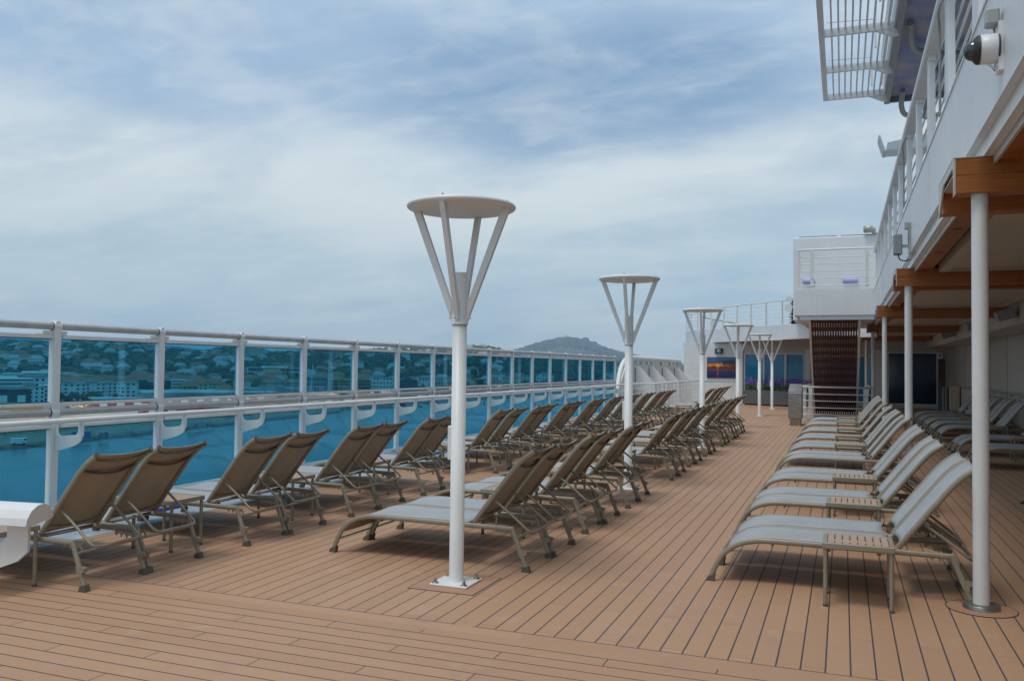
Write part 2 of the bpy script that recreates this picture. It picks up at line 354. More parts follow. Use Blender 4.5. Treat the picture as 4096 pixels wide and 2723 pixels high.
# ================================================================== LOUNGERS
LW = .60
def rail_pts(y): return [(-1.82, y, .015), (-1.775, y, .13), (-1.73, y, .205), (-1.67, y, .262), (-1.59, y, .305), (-1.50, y, .328), (-1.38, y, .338), (-.9, y, .338), (-.118, y, .333)]
def sling_mesh(path, y0, y1, end0=0., end1=0., sag=.012, nv=8, th=.005):
    """cloth strip along an XZ path; end0/end1 scoop the two hems"""
    P = [Vector((p[0], 0, p[1])) for p in path]
    L = [0]
    for a, b in zip(P, P[1:]): L.append(L[-1]+(b-a).length)
    def at(s):
        s = min(max(s, 0), L[-1])
        for i in range(len(P)-1):
            if s <= L[i+1]+1e-9:
                k = (s-L[i])/(L[i+1]-L[i]); return P[i].lerp(P[i+1], k), (P[i+1]-P[i]).normalized()
        return P[-1], (P[-1]-P[-2]).normalized()
    nu = 22; mb = MB(); top = []; bot = []
    for j in range(nv+1):
        v = j/nv; c = 1-(2*v-1)**2
        s0 = end0*c; s1 = L[-1]-end1*c
        for i in range(nu+1):
            p, t = at(s0+(s1-s0)*i/nu); n = Vector((-t.z, 0, t.x))
            d = -sag*c
            q = p+n*d; y = y0+(y1-y0)*v
            top.append((q.x, y, q.z)); q2 = q-n*th; bot.append((q2.x, y, q2.z))
    k = nu+1; nvt = len(top); fs = []; fb = []; fe = []
    for j in range(nv):
        for i in range(nu):
            a = j*k+i; fs.append((a, a+1, a+k+1, a+k)); fb.append((a+nvt, a+k+nvt, a+k+1+nvt, a+1+nvt))
    edge = [i for i in range(k)]+[j*k+nu for j in range(1, nv+1)]+[nv*k+i for i in range(nu-1, -1, -1)]+[j*k for j in range(nv-1, 0, -1)]
    for a, b in zip(edge, edge[1:]+edge[:1]): fe.append((a, a+nvt, b+nvt, b))
    base = len(mb.v); mb.v += top+bot
    for f in fs: mb.f.append(f); mb.m.append(0); mb.sm.append(True)
    for f in fb: mb.f.append(f); mb.m.append(1); mb.sm.append(True)
    for f in fe: mb.f.append(f); mb.m.append(0); mb.sm.append(False)
    return mb
BACKP = smooth_path([(-.48, .36, 0), (-.30, .598, 0), (-.16, .778, 0), (-.10, .85, 0), (-.035, .912, 0), (.055, .972, 0)], 3)
BACKP = [(p.x, p.y) for p in BACKP]
def make_lounger():
    t = empty('sun_lounger')
    for s, y in ((-1, .018), (1, LW-.018)):
        rp = rail_pts(y)
        MB().tube(smooth_path(rp[2:8], 2)+[Vector(rp[8])], .015, .0205, 10, (0, 1, 0), power=.8).build('side_rail', TAUPE, t)
        f = MB().tube(smooth_path(rp[:3], 2), .015, .0205, 10, (0, 1, 0), power=.8).build('leg', TAUPE, t)
        MB().hexa([(-1.855, y-.022, 0), (-1.79, y-.022, 0), (-1.79, y+.022, 0), (-1.855, y+.022, 0),
                   (-1.838, y-.021, .035), (-1.780, y-.021, .055), (-1.780, y+.021, .055), (-1.838, y+.021, .035)]).build('foot_cap', DTAUPE, f)
        g = MB().tube([(-.135, y, .345), (0, y, .015)], .015, .0205, 10, (0, 1, 0), power=.8).build('leg', TAUPE, t)
        MB().hexa([(-.045, y-.022, 0), (.03, y-.022, 0), (.03, y+.022, 0), (-.045, y+.022, 0),
                   (-.035, y-.021, .035), (.012, y-.021, .05), (.012, y+.021, .05), (-.035, y+.021, .035)]).build('foot_cap', DTAUPE, g)
        l = MB(); l.prism([(-.055, .105), (-.015, .098), (-.022, .13), (.0, .138), (.0, .165), (-.030, .172), (-.084, .17)], 'y', y-.017, y+.017)
        l.build('stacking_lug', TAUPE, g)
    for x, z in ((-1.765, .125), (-1.36, .305), (-.56, .325), (-.09, .262)):
        MB().tube([(x, .02, z), (x, LW-.02, z)], .011, .011, 8).build('crossbar', TAUPE, t)
    # back frame
    bf = MB()
    for y in (.043, LW-.043):
        bf.tube([(x, y, z) for x, z in BACKP], .014, .021, 10, (0, 1, 0), power=.8)
    def arc(i, bul, r):
        x0, z0 = BACKP[i]; tx, tz = BACKP[min(i+1, len(BACKP)-1)][0]-BACKP[i-1][0], BACKP[min(i+1, len(BACKP)-1)][1]-BACKP[i-1][1]
        l_ = math.hypot(tx, tz); nx, nz = tz/l_, -tx/l_
        bf.tube([(x0+nx*bul*(1-(2*k/10-1)**2)-tx/l_*.02*(1-(2*k/10-1)**2), .05+(LW-.1)*k/10, z0+nz*bul*(1-(2*k/10-1)**2)-tz/l_*.02*(1-(2*k/10-1)**2)) for k in range(11)], r, r*1.6, 8)
    arc(len(BACKP)-3, .035, .008); arc(1, .02, .009)
    bf.build('back_frame', TAUPE, t)
    bd = MB()
    sv = bf; bf = bd; arc(len(BACKP)-7, .035, .009); bf = sv
    bd.build('lumbar_bar', DTAUPE, t)
    for y in (.043, LW-.043):
        e = MB(); a, b = Vector((BACKP[-1][0], y, BACKP[-1][1])), Vector((BACKP[-2][0], y, BACKP[-2][1])); d = (a-b).normalized()
        e.tube([a-d*.012, a+d*.006], .017, .024, 10, (0, 1, 0), power=.8); e.build('end_cap', DTAUPE, t)
    # slings
    sling_mesh([(-1.755, .175), (-1.715, .238), (-1.655, .29), (-1.585, .328), (-1.49, .352), (-1.37, .361), (-.9, .361), (-.52, .359)], .026, LW-.026, .01, .035, .012).build('seat_sling', [SLING, SLINGB], t)
    off = []
    for i, (x, z) in enumerate(BACKP):
        a = BACKP[max(i-1, 0)]; b = BACKP[min(i+1, len(BACKP)-1)]; tx, tz = b[0]-a[0], b[1]-a[1]; l_ = math.hypot(tx, tz)
        off.append((x-tz/l_*.013, z+tx/l_*.013))
    sling_mesh(off, .036, LW-.036, .03, .014, .016).build('back_sling', [SLING, SLINGB], t)
    # prop
    pr = MB(); r = .0108
    pr.tube(smooth_path([(-.31, .075, .545), (-.16, .075, .435), (-.03, .075, .332), (.005, .10, .305), (.012, .15, .30)], 3)+[Vector((.012, LW-.15, .30))]
            + smooth_path([(.012, LW-.15, .30), (.005, LW-.10, .305), (-.03, LW-.075, .332), (-.16, LW-.075, .435), (-.31, LW-.075, .545)], 3)[1:], r, r, 8)
    pr.build('prop_bar', TAUPE, t)
    for y in (.06, LW-.06):
        rk = MB(); rk.prism([(-.27, .322), (-.268, .298), (-.248, .286), (-.243, .302), (-.215, .306), (-.205, .276), (-.192, .298), (-.165, .302), (-.15, .268), (-.138, .29), (-.105, .296), (-.085, .255), (-.072, .27), (-.10, .322)], 'y', y-.003, y+.003)
        rk.build('ratchet_plate', TAUPE, t)
    return t
def make_table():
    t = empty('side_table'); w, d, h = .235, .205, .445
    f = MB(); k = .032
    f.bev(-w, w, -d, -d+k, h-.04, h, .004); f.bev(-w, w, d-k, d, h-.04, h, .004)
    f.box(-w+.002, -w+k, -d+k, d-k, h-.038, h-.002); f.box(w-k, w-.002, -d+k, d-k, h-.038, h-.002)
    f.box(-w+k, w-k, -.012, .012, h-.035, h-.022)
    f.build('table_frame', TAUPE, t)
    s = MB(); n = 8; sp = 2*(w-k)/n
    for i in range(n): s.box(-w+k+i*sp+.0045, -w+k+(i+1)*sp-.0045, -d+k+.006, d-k-.006, h-.018, h-.003)
    s.build('slat_top', SLAT, t)
    for sx in (-1, 1):
        for sy in (-1, 1):
            l = MB().cyl((sx*(w-.022), sy*(d-.022), .012), (sx*(w-.022), sy*(d-.022), h-.04), .015, seg=10).build('leg', TAUPE, t)
            MB().cyl((sx*(w-.022), sy*(d-.022), 0), (sx*(w-.022), sy*(d-.022), .018), .0165, seg=10).build('foot_cap', DTAUPE, l)
    return t
proto_l = make_lounger(); proto_t = make_table(); index_kids()
used = {'l': False, 't': False}
def place(kind, x, y, rz, label, group):
    global proto_l, proto_t
    if kind == 'l': o = copy_tree(proto_l) if used['l'] else proto_l
    else: o = copy_tree(proto_t) if used['t'] else proto_t
    if not used[kind]: FIRST[kind] = (o, (x, y, rz, label, group)); used[kind] = True; o['pending'] = 1; return o
    o.location = (x, y, 0); o.rotation_euler = (0, 0, rz); tag(o, label, {'l': 'sun lounger', 't': 'side table'}[kind], group); return o
FIRST = {}
def jit(a): return random.uniform(-a, a)
def row(xs, pairs, name, where, lgroup, tgroup, tables, singles=()):
    n = len(pairs)
    for i, p in enumerate(pairs):
        xx = xs if not callable(xs) else xs(p)
        for k in (0, 1):
            if (i, k) in singles: continue
            which = 'nearer' if k == 0 else 'farther'
            place('l', xx+jit(.025), p+k*.616+jit(.004), jit(.009),
                  f'taupe lounger {name}, {which} of the {ORD[i]} pair from the camera', lgroup)
    for i, y in enumerate(tables):
        xx = xs if not callable(xs) else xs(y)
        place('t', xx-(.65 if xx < -4.5 else .735)+jit(.02), y+.205, jit(.01), f'low slatted side table {name}, {ORD[i]} from the camera', tgroup)
A_P = [4.665, 6.386, 8.05, 9.75, 12.24, 13.94, 15.67, 17.47, 19.2, 20.87, 22.71, 24.47, 25.97]
A_T = [4.25, 5.90, 7.60, 9.28, 11.75, 13.46, 15.18, 16.95, 18.72, 22.15, 23.97]
row(lambda y: -5.06 if y < 5.5 else (-4.99 if y < 7.5 else -4.95), A_P, 'by the glass windbreak', '', 'loungers facing the glass windbreak', 'side tables by the windbreak loungers', A_T)
B_P = [6.50, 8.22, 9.92, 12.65, 14.45, 16.31, 18.60, 20.36, 22.2]
B_T = [7.77, 9.49, 12.17, 13.96, 15.80, 18.10, 19.86, 21.66]
row(lambda y: -2.35-.004*max(0, y-10), B_P, 'beside the lamp posts', '', 'loungers in the lamp post row', 'side tables in the lamp post row', B_T)
C_P = [6.85, 8.82, 10.85, 13.48, 15.45, 17.5, 19.55, 22.05, 24.05]
C_T = [6.42, 8.37, 10.40, 15.0, 17.0, 19.1, 21.6, 23.6]
row(.84, C_P, 'in front of the canopy posts', '', 'loungers in front of the canopy posts', 'side tables in front of the canopy posts', C_T)
D_P = [11.25, 16.6, 19.0, 22.4, 24.3, 26.2, 28.1, 30.0]
D_T = [18.2, 21.8, 23.75, 25.65, 27.55]
row(3.92, D_P, 'in the shade by the wall', '', 'shaded loungers along the wall', 'side tables in the shade', D_T)
E_P = [28.87, 30.75, 32.35, 34.2]
row(-4.15, E_P, 'far off near the sunset picture', '', 'far loungers near the sunset picture', 'side tables of the far row', [28.3, 32.0], singles=((3, 1),))
for kind, (o, (x, y, rz, label, group)) in FIRST.items():
    o.location = (x, y, 0); o.rotation_euler = (0, 0, rz); tag(o, label, {'l': 'sun lounger', 't': 'side table'}[kind], group)
    if 'pending' in o: del o['pending']
for o in bpy.data.objects:
    if 'pending' in o: del o['pending']

# ================================================================== LAMP POSTS
def make_lamp():
    t = empty('lamp_post')
    MB().bev(-.152, .152, -.152, .152, .004, .018, .004).build('base_plate', WHITE, t)
    for sx in (-1, 1):
        for sy in (-1, 1):
            b = MB(); x, y = sx*.118, sy*.118
            b.lathe([(.026, .018), (.026, .023), (.0, .0235)], 14, x, y)
            b.lathe([(.014, .022), (.0145, .040), (.011, .041), (.011, .050), (.006, .057), (0, .059)], 6, x, y, smooth=False)
            b.build('bolt', STEEL, t)
    MB().lathe([(.062, .012), (.058, .026), (.055, .034), (.055, 1.97), (.0, 1.972)], 28).build('pole', WHITE, t)
    MB().lathe([(.0625, 1.963), (.0635, 1.966), (.0635, 1.982), (.0585, 1.985), (.0585, 2.355), (.0575, 2.362), (0, 2.363)], 28).build('head_tube', WHITE, t)
    p = MB(); p.bev(-.082, -.052, -.022, .022, .93, 1.19, .008); p.build('hatch_cover', WHITE, t)
    for k in range(4):
        a = k*math.pi/2+.05; c, s_ = math.cos(a), math.sin(a)
        def W(r, q, z): return (c*r-s_*q, s_*r+c*q, z)
        h = .011; arm = MB()
        r0, z0, r1, z1 = .058, 1.985, .352, 2.848; wr = .056
        arm.hexa([W(r0, -h, z0), W(r0+.006, -h, z0), W(r0+.006, h, z0), W(r0, h, z0), W(r0, -h, z0+.17), W(.127, -h, z0+.17), W(.127, h, z0+.17), W(r0, h, z0+.17)])
        arm.hexa([W(r0+.001, -.019, z0+.12), W(.0785, -.019, z0+.045), W(.0785, .019, z0+.045), W(r0+.001, .019, z0+.12),
                  W(r1-.016, -.019, z1), W(r1+.044, -.019, z1), W(r1+.044, .019, z1), W(r1-.016, .019, z1)])
        am = arm.build('arm', WHITE, t)
        bo = MB()
        for zz_ in (z0+.03, z0+.12):
            for q in (-1, 1): bo.cyl(W(r0+.022, q*.011, zz_), W(r0+.022, q*.021, zz_), .009, .006, 8)
        bo.build('rivet', WHITE, am)
    MB().lathe([(0, 2.845), (.395, 2.847), (.412, 2.852), (.4195, 2.862), (.4195, 2.872), (.41, 2.884), (.385, 2.893), (0, 2.905)], 56).build('disc_canopy', WHITE, t)
    for k in range(4):
        a = k*math.pi/2+.05; MB().cyl((.37*math.cos(a), .37*math.sin(a), 2.893), (.37*math.cos(a), .37*math.sin(a), 2.905), .008, seg=8).build('cap_screw', STEEL, t)
    return t
lp = make_lamp(); index_kids()
lamp_lab = ['white lamp post with a flat disc top, largest and nearest the camera', 'white disc topped lamp post, second nearest, against the distant hill',
            'white disc topped lamp post, third from the camera, left of the sunset picture', 'white disc topped lamp post, fourth from the camera, right of the sunset picture',
            'white disc topped lamp post, fifth from the camera, in front of the planter', 'white disc topped lamp post, farthest and smallest, beside the planter']
for i, y in enumerate(LAMPY):
    o = copy_tree(lp) if i else lp
    if i: COPY = o
    else: lamp0 = o
    o.location = (LAMPX+(.0 if i else 0), y, 0); tag(o, lamp_lab[i], 'lamp post', 'white disc topped lamp posts')

# ================================================================== GLASS WINDBREAK
wb = empty('glass_windbreak', (-7.26, 0, 0))
tag(wb, 'long white windbreak with teal glass panes between deck and sea', 'windbreak')
PP = 1.393; Y0 = 4.871; NB = -4; NE = 17
def make_post():
    p = MB()
    prof = [(-.055, .0)]
    p.prism([(-.037, .02), (.037, .02), (.037, 1.99), (.032, 2.018), (.018, 2.036), (0, 2.04), (-.018, 2.036), (-.032, 2.018), (-.037, 1.99)], 'x', -.042, .034)
    p.prism([(-.045, .02), (.16, .02), (.16, .03), (.10, .05), (.062, .10), (.045, .2), (-.045, .2)], 'y', -.012, .012)
    p.box(-.09, .13, -.09, .09, .005, .022)
    return p
posts = []
pm = make_post().build('post', WHITE, wb); posts.append(pm)
br = MB().prism([(.045, .76), (.20, .80), (.30, .83), (.365, .87), (.395, .93), (.40, 1.06), (.345, 1.06), (.34, .965), (.315, .935), (.12, .915), (.075, .925), (.05, .97), (.045, 1.02)], 'y', -.009, .009).build('handrail_bracket', WHITE, pm)
cl = MB()
for z in (1.925, 1.205, 1.165, 1.045, .155): cl.bev(-.03, .012, -.13, .13, z-.018, z+.018, .006)
for z in (1.90, 1.22, 1.02): cl.bev(-.05, .0, -.22, .06, z-.02, z+.012, .005)
for z in (1.99, 1.14): cl.cyl((0, -.046, z), (0, .046, z), .043, seg=16)
cl.build('clamp', WHITE, pm)
for z in (1.99, 1.14): MB().cyl((0, -.052, z), (0, .052, z), .040, seg=16).build('rubber_gasket', DARK, pm)
index_kids()
for i in range(NB, NE+1):
    o = pm if i == NB else copy_tree(pm, wb)
    o.location = (0, Y0+PP*i, 0)
def bay(name, mb_f, m_):
    first = mb_f().build(name, m_, wb)
    for i in range(NB, NE):
        o = first if i == NB else first.copy()
        if i != NB: COL.objects.link(o); o.parent = wb
        o.location = (0, Y0+PP*(i+.5), 0)
hl = PP/2-.05
bay('glass_pane', lambda: MB().box(-.012, -.002, -hl+.02, hl-.02, 1.235, 1.868), GLASS)
bay('lower_glass_pane', lambda: MB().box(-.012, -.002, -hl+.02, hl-.02, .205, .985), GLASS)
def fr():
    m_ = MB()
    return m_
for fz in ((1.866, 1.905), (1.205, 1.238), (.984, 1.02), (.17, .207)): bay('frame_bar', lambda: MB().bev(-.028, .016, -hl+.03, hl+.03, fz[0], fz[1], .005), WHITE)
def gk():
    m_ = MB()
    for z in (1.862, 1.24, .98): m_.box(-.016, .004, -hl+.04, hl, z-.004, z+.005)
    return m_
bay('pane_gasket', gk, DARK)
bay('top_rail', lambda: MB().cyl((0, -hl, 1.99), (0, hl, 1.99), .037, seg=16), RAILM)
bay('mid_rail', lambda: MB().cyl((0, -hl, 1.14), (0, hl, 1.14), .035, seg=16), RAILM)
MB().tube([(.372, Y0+PP*NB, 1.082), (.372, 29.9, 1.082), (.95, 29.95, 1.09), (1.0, 40.8, 1.10)], .026, .026, 12).build('handrail', WHITE, wb)
kb = MB(); kb.box(-.14, .10, -3, 29.4, -.01, .075); kb.box(-.05, .012, -3, 29.4, .075, .16); kb.build('sill', WHITE2, wb)

# ================================================================== CANOPY AND SUPERSTRUCTURE
# posts
def make_pole():
    t = empty('canopy_post')
    MB().lathe([(.054, .02), (.054, 2.905)], 28).build('shaft', WHITE, t)
    MB().lathe([(.056, .038), (.112, .038), (.118, .034), (.118, .004)], 32).build('base_flange', STEEL, t)
    return t
pl_ = make_pole(); index_kids()
plab = ['white canopy post nearest the camera at the right edge', 'white canopy post second from the camera', 'white canopy post third from the camera', 'white canopy post fourth from the camera', 'white canopy post farthest away by the stair screen']
for i, y in enumerate(POLEY):
    o = copy_tree(pl_) if i else pl_
    o.location = (POLEX, y, 0); tag(o, plab[i], 'canopy post', 'white posts carrying the canopy')
# the ship's superstructure is one thing: fascia, ceiling, walls, beams are its parts
ss = empty('superstructure', (0, 0, 0)); tag(ss, 'white upper deck superstructure with teak beams above the shaded loungers', 'superstructure')
FX = .87
f_ = MB(); f_.box(FX, FX+.05, -4, 27.0, 3.27, 4.05); f_.box(FX-.01, FX+.09, -4, 27.0, 4.05, 4.07)
f_.box(FX-.008, FX+.0, -4, 27.0, 3.27, 3.29)
f_.build('fascia', WHITE2, ss)
s_ = MB(); s_.box(FX+.05, .975, -4, 34, 3.20, 3.27); s_.box(.915, .975, -4, 34, 3.155, 3.20)
s_.build('soffit_edge', WHITE, ss)
MB().box(.977, 9, -4, 44, 3.29, 3.36).build('deckhead', SHADEW, ss)
lt = MB(); lt.box(.977, .995, -4, 40, 3.10, 3.25)
lt.build('trim_strip', SHADEW, ss)
MB().box(.996, 1.20, -4, 40, 3.115, 3.25).build('teak_soffit_board', TEAK, ss)
for y in [2.2+1.9*i for i in range(18)]:
    MB().lathe([(0, 3.112), (.045, 3.112), (.05, 3.114)], 16, 1.10, y).build('downlight', DARK, ss)
MB().box(1.205, 1.29, -4, 40, 3.20, 3.24).build('shadow_gap', SPKR, ss)
ys = [-2.5]+[y for y in POLEY]
for i in range(len(POLEY)+1):
    y0 = (POLEY[i-1]+.95) if i else -3.0
    y1 = (POLEY[i]-.13) if i < len(POLEY) else 41.5
    c = MB(); c.box(1.29, 3.36, y0, y1, 3.12, 3.25)
    c.box(1.29, 1.42, y0, y1, 3.085, 3.12); c.box(3.23, 3.36, y0, y1, 3.085, 3.12); c.box(1.42, 3.23, y0, y0+.12, 3.085, 3.12); c.box(1.42, 3.23, y1-.12, y1, 3.085, 3.12)
    c.build('ceiling_panel', BEIGE, ss)
du = MB(); du.box(3.40, 4.39, -4, 41.9, 2.66, 3.28); du.build('duct_soffit', SHADEW, ss)
wl = MB(); wl.box(4.40, 4.55, -4, 46, 0, 3.29); wl.build('side_wall', SHADEW, ss)
gr_ = MB()
for y in range(-2, 42, 3): gr_.box(4.392, 4.40, y, y+.03, .12, 2.65)
gr_.box(4.38, 4.40, -4, 42, 0, .12); gr_.build('wall_seam', GREYBOX, ss)
hr = MB(); hr.cyl((4.30, -3, 1.09), (4.30, 40.5, 1.09), .022, seg=10)
for i in range(30): hr.tube([(4.395, -2+1.45*i, 1.0), (4.30, -2+1.45*i, 1.0), (4.30, -2+1.45*i, 1.08)], .011, seg=6)
hr.build('wall_handrail', RAILM, ss)
def beam(y0, y1, x1, parent):
    b = MB()
    b.box(.742, x1, y0, y1, 2.905, 3.03); b.box(.742, x1, y0, y1, 3.033, 3.15)
    return b.build('teak_beam', TEAK, parent)
for i, y in enumerate(POLEY):
    bb = beam(y-.09, y+.09, 3.36, ss); beam(y+.74, y+.92, 3.30, ss)
    e = MB()   # white end plate with an angled cut-out joins the beam pair
    e.prism([(y-.092, 2.895), (y-.092, 3.16), (y+.925, 3.16), (y+.925, 2.895), (y+.895, 2.895), (y+.60, 3.095), (y-.03, 3.095)], 'x', .728, .741)
    e.box(.728, 1.0, y-.095, y+.925, 3.152, 3.158)
    e.box(.742, 3.30, y+.093, y+.737, 3.06, 3.07)
    e.build('beam_end_plate', SHADEW, bb)
# triangular gussets over each beam
sm_ = None
for y in [1.5+2.9*k for k in range(9)]:
    MB().box(FX-.0025, FX+.001, y, y+.012, 3.295, 4.04).build('weld_seam', WHITE2, ss)
g_ = MB()
for y in POLEY: g_.prism([(y-.10, 3.16), (y+.92, 3.16), (y+.92, 3.27), (y-.5, 3.27)], 'x', .80, .87)
# ---- deck above: plate stanchions and rails
UR = empty('upper_deck_railing', (0, 0, 0)); tag(UR, 'white upper deck railing of wide plate stanchions on the fascia', 'railing')
RX, RZ = .90, 5.16
st = MB(); st.hexa([(-.03, -.16, 0), (.03, -.16, 0), (.03, .16, 0), (-.03, .16, 0), (-.03, -.10, .94), (.03, -.10, .94), (.03, .10, .94), (-.03, .10, .94)])
st.box(-.035, .035, -.13, .13, .94, 1.0)
s0 = st.build('stanchion', WHITE2, UR)
UY = [1.2, 3.0, 4.9, 6.75, 8.55, 10.3, 11.9, 13.6, 15.6, 17.3, 19.1, 20.95, 22.9, 24.7, 26.4]
for i, y in enumerate(UY):
    o = s0 if i == 0 else s0.copy()
    if i: COL.objects.link(o); o.parent = UR
    o.location = (RX, y, 4.07)
MB().bev(RX-.08, RX+.08, -3, 26.9, 5.07, 5.16, .02).build('top_rail', WHITE2, UR)
rr = MB()
for z in (4.25, 4.45, 4.65, 4.85): rr.cyl((RX+.07, -3, z), (RX+.07, 26.9, z), .012, seg=8)
rr.build('wire_rail', WHITE, UR)
cv = MB()
for y in (8.62, 13.67): cv.tube(smooth_path([(RX-.06, y+.16, 4.07), (RX-.06, y+.16, 4.7), (RX-.07, y+.10, 4.86), (RX-.09, y-.08, 4.92), (RX-.05, y-.12, 5.02), (RX, y-.05, 5.06)], 4), .012, seg=8)
cv.build('cable_conduit', GREYBOX, UR)
# ---- camera dome and boxes on the fascia
cd_ = empty('dome_camera', (FX, 5.66, 3.55), R(-18)*0); tag(cd_, 'white security dome camera with dark bubble on the fascia', 'security camera')
d = Vector((-.78, -.45, -.28)).normalized(); 
def orient(pts, d, o): return pts
b0 = Vector((-.05, 0, 0)); dirv = Vector((-1, 0, 0))
MB().tube([(-.028, 0, 0), (-.036, 0, 0), (-.125, 0, 0), (-.133, 0, 0)], 1, 1, 32, radii=[.088, .096, .095, .088]).build('housing', WHITE, cd_)
MB().tube([(-.020, 0, 0), (-.0275, 0, 0)], 1, 1, 32, radii=[.094, .097]).build('seal_ring', DARK, cd_)
MB().tube([(-.132, 0, 0), (-.150, 0, 0), (-.172, 0, 0)], 1, 1, 32, radii=[.0945, .092, .068]).build('bezel', SPKR, cd_)
MB().tube([(-.168-.062*math.sin(k*math.pi/18), 0, 0) for k in range(10)], 1, 1, 28, radii=[max(.001, .066*math.cos(k*math.pi/18)) for k in range(10)]).build('dome', mat('smoked_dome', (.03, .03, .035), .04, spec=1.0), cd_)
bk = MB(); bk.box(-.03, 0, -.06, .06, -.16, .16); bk.tube([(-.1, 0, -.085), (-.02, 0, -.15)], .008, seg=6); bk.build('bracket', WHITE, cd_)
jb = MB(); jb.bev(-.10, -.02, -.06, .045, .145, .25, .01); jb.build('junction_box', ALU, cd_)
kb = MB(); kb.tube(smooth_path([(-.05, .05, .24), (-.02, .11, .22), (-.03, .13, .05), (-.02, .12, -.10), (-.05, .04, -.11)], 5), .006, seg=6)
kb.tube(smooth_path([(-.02, .11, .28), (-.03, .14, .20), (-.02, .10, .10), (-.03, .13, .0)], 5), .006, seg=6); kb.build('cable', DARK, cd_)
cd_.scale = (.9, .9, .9)
bx = empty('wall_box', (FX, 12.9, 3.38)); tag(bx, 'grey weatherproof box with hanging cable on the fascia', 'electrical box')
MB().bev(-.22, -.11, -.09, .09, -.13, .15, .015).build('housing', GREYBOX, bx)
k_ = MB(); k_.box(-.11, 0, -.02, .02, -.03, .01); k_.box(-.03, 0, -.05, .05, -.2, .3); k_.bev(-.08, -.02, -.05, .05, .22, .32, .01); k_.build('bracket', ALU, bx)
k_ = MB(); k_.tube(smooth_path([(-.16, 0, -.13), (-.13, 0, -.20), (-.05, 0, -.21), (-.02, 0, -.15), (-.03, 0, .1), (-.02, .03, .3)], 5), .008, seg=6); k_.build('cable', DARK, bx)

# ---- landing platform at the far end of the fascia
lg = empty('stair_landing', (0, 27, 0)); tag(lg, 'white boxed stair landing with railing above the slatted staircase', 'stair landing')
l = MB(); l.prism([(-1.36, 0), (.86, 0), (.93, .0), (.93, 6), (-1.36, 6)], 'z', 3.28, 4.045); l.prism([(-1.20, .05), (.86, .05), (.86, 5.9), (-1.20, 5.9)], 'z', 3.15, 3.28)
l.build('landing_box', WHITE2, lg)
l = MB()
l.tube([(-1.30, 0.03, 5.24), (.84, .03, 5.24)], .03, seg=10)
for z in (4.17, 4.395, 4.605, 4.815, 5.01): l.tube(smooth_path([(-1.26, .8, z-.02), (-1.22, .2, z), (-1.1, .05, z), (.84, .05, z)], 3), .014, seg=8)
l.build('rail', WHITE, lg)
for x in (-1.24, -.86, .66):
    MB().hexa([(x-.05, .06, 4.045), (x+.05, .06, 4.045), (x+.05, .12, 4.045), (x-.05, .12, 4.045), (x-.05, .0, 5.22), (x+.05, .0, 5.22), (x+.05, .06, 5.22), (x-.05, .06, 5.22)]).build('stanchion', WHITE, lg)
# ---- white block behind
hb = empty('deck_house', (0, 36, 0)); tag(hb, 'tall white deck house block behind the stair landing', 'deck house')
MB().bev(-1.86, 3.4, 0, 6, 3.62, 6.93, .03).build('wall', WHITE2, hb)
LAMPS_ = ((-1.50, -1.04), (-.01, .545)); LZ0, LZ1 = 5.10, 5.245
l = MB(); l.box(-1.66, -.22, .1, .2, 6.935, 6.985); l.box(-.08, 1.25, .1, .2, 6.935, 6.985); l.build('coaming', GREYBOX, hb)
for x0, x1 in LAMPS_:
    MB().bev(x0, x1, -.09, -.001, LZ0, LZ1, .03).build('bulkhead_lamp', LBLUE, hb)
fl = empty('floodlight', (1.02, 35.9, 6.94)); tag(fl, 'small silver floodlight on top of the deck house', 'floodlight')
MB().tube([(-.28, 0, .2), (-.26, 0, .2), (-.02, 0, .22), (.12, 0, .14), (.16, 0, .10)], 1, 1, 18, radii=[.08, .14, .15, .09, .03]).build('lamp_housing', ALU, fl)
k_ = MB(); k_.box(.05, .45, -.04, .04, .0, .06); k_.tube([(.05, 0, .03), (.05, 0, .15)], .02, seg=6); k_.build('bracket', GREYBOX, fl)
fl = empty('floodlight', (-1.86, 36.6, 4.2)); tag(fl, 'pair of small white floodlights on the left side of the deck house', 'floodlight')
k_ = MB(); k_.hexa([(-.38, 0, -.1), (-.12, 0, -.25), (-.12, .25, -.25), (-.38, .25, -.1), (-.32, 0, .12), (-.04, 0, .06), (-.04, .25, .06), (-.32, .25, .12)]); k_.hexa([(-.32, 0, .30), (-.1, 0, .22), (-.1, .25, .22), (-.32, .25, .3), (-.25, 0, .48), (-.02, 0, .36), (-.02, .25, .36), (-.25, .25, .48)]); k_.build('lamp_housing', WHITE, fl)
MB().tube([(-.02, .1, -.5), (-.02, .1, .5)], .02, seg=6).build('bracket', WHITE, fl)
# louvred funnel vent on the terrace
lv = empty('louvre_vent', (-1.75, 38.6, 3.6)); tag(lv, 'black louvred vent between terrace rail and deck house', 'vent')
MB().box(-.32, .5, .05, 1.2, 0, 1.05).build('housing', SPKR, lv)
for k in range(9):
    MB().hexa([(-.42, -.1, .05+k*.115), (.5, -.1, .05+k*.115), (.5, .1, .10+k*.115), (-.35, .1, .10+k*.115), (-.42, -.1, .065+k*.115), (.5, -.1, .065+k*.115), (.5, .1, .115+k*.115), (-.35, .1, .115+k*.115)]).build('louvre', SPKR, lv)

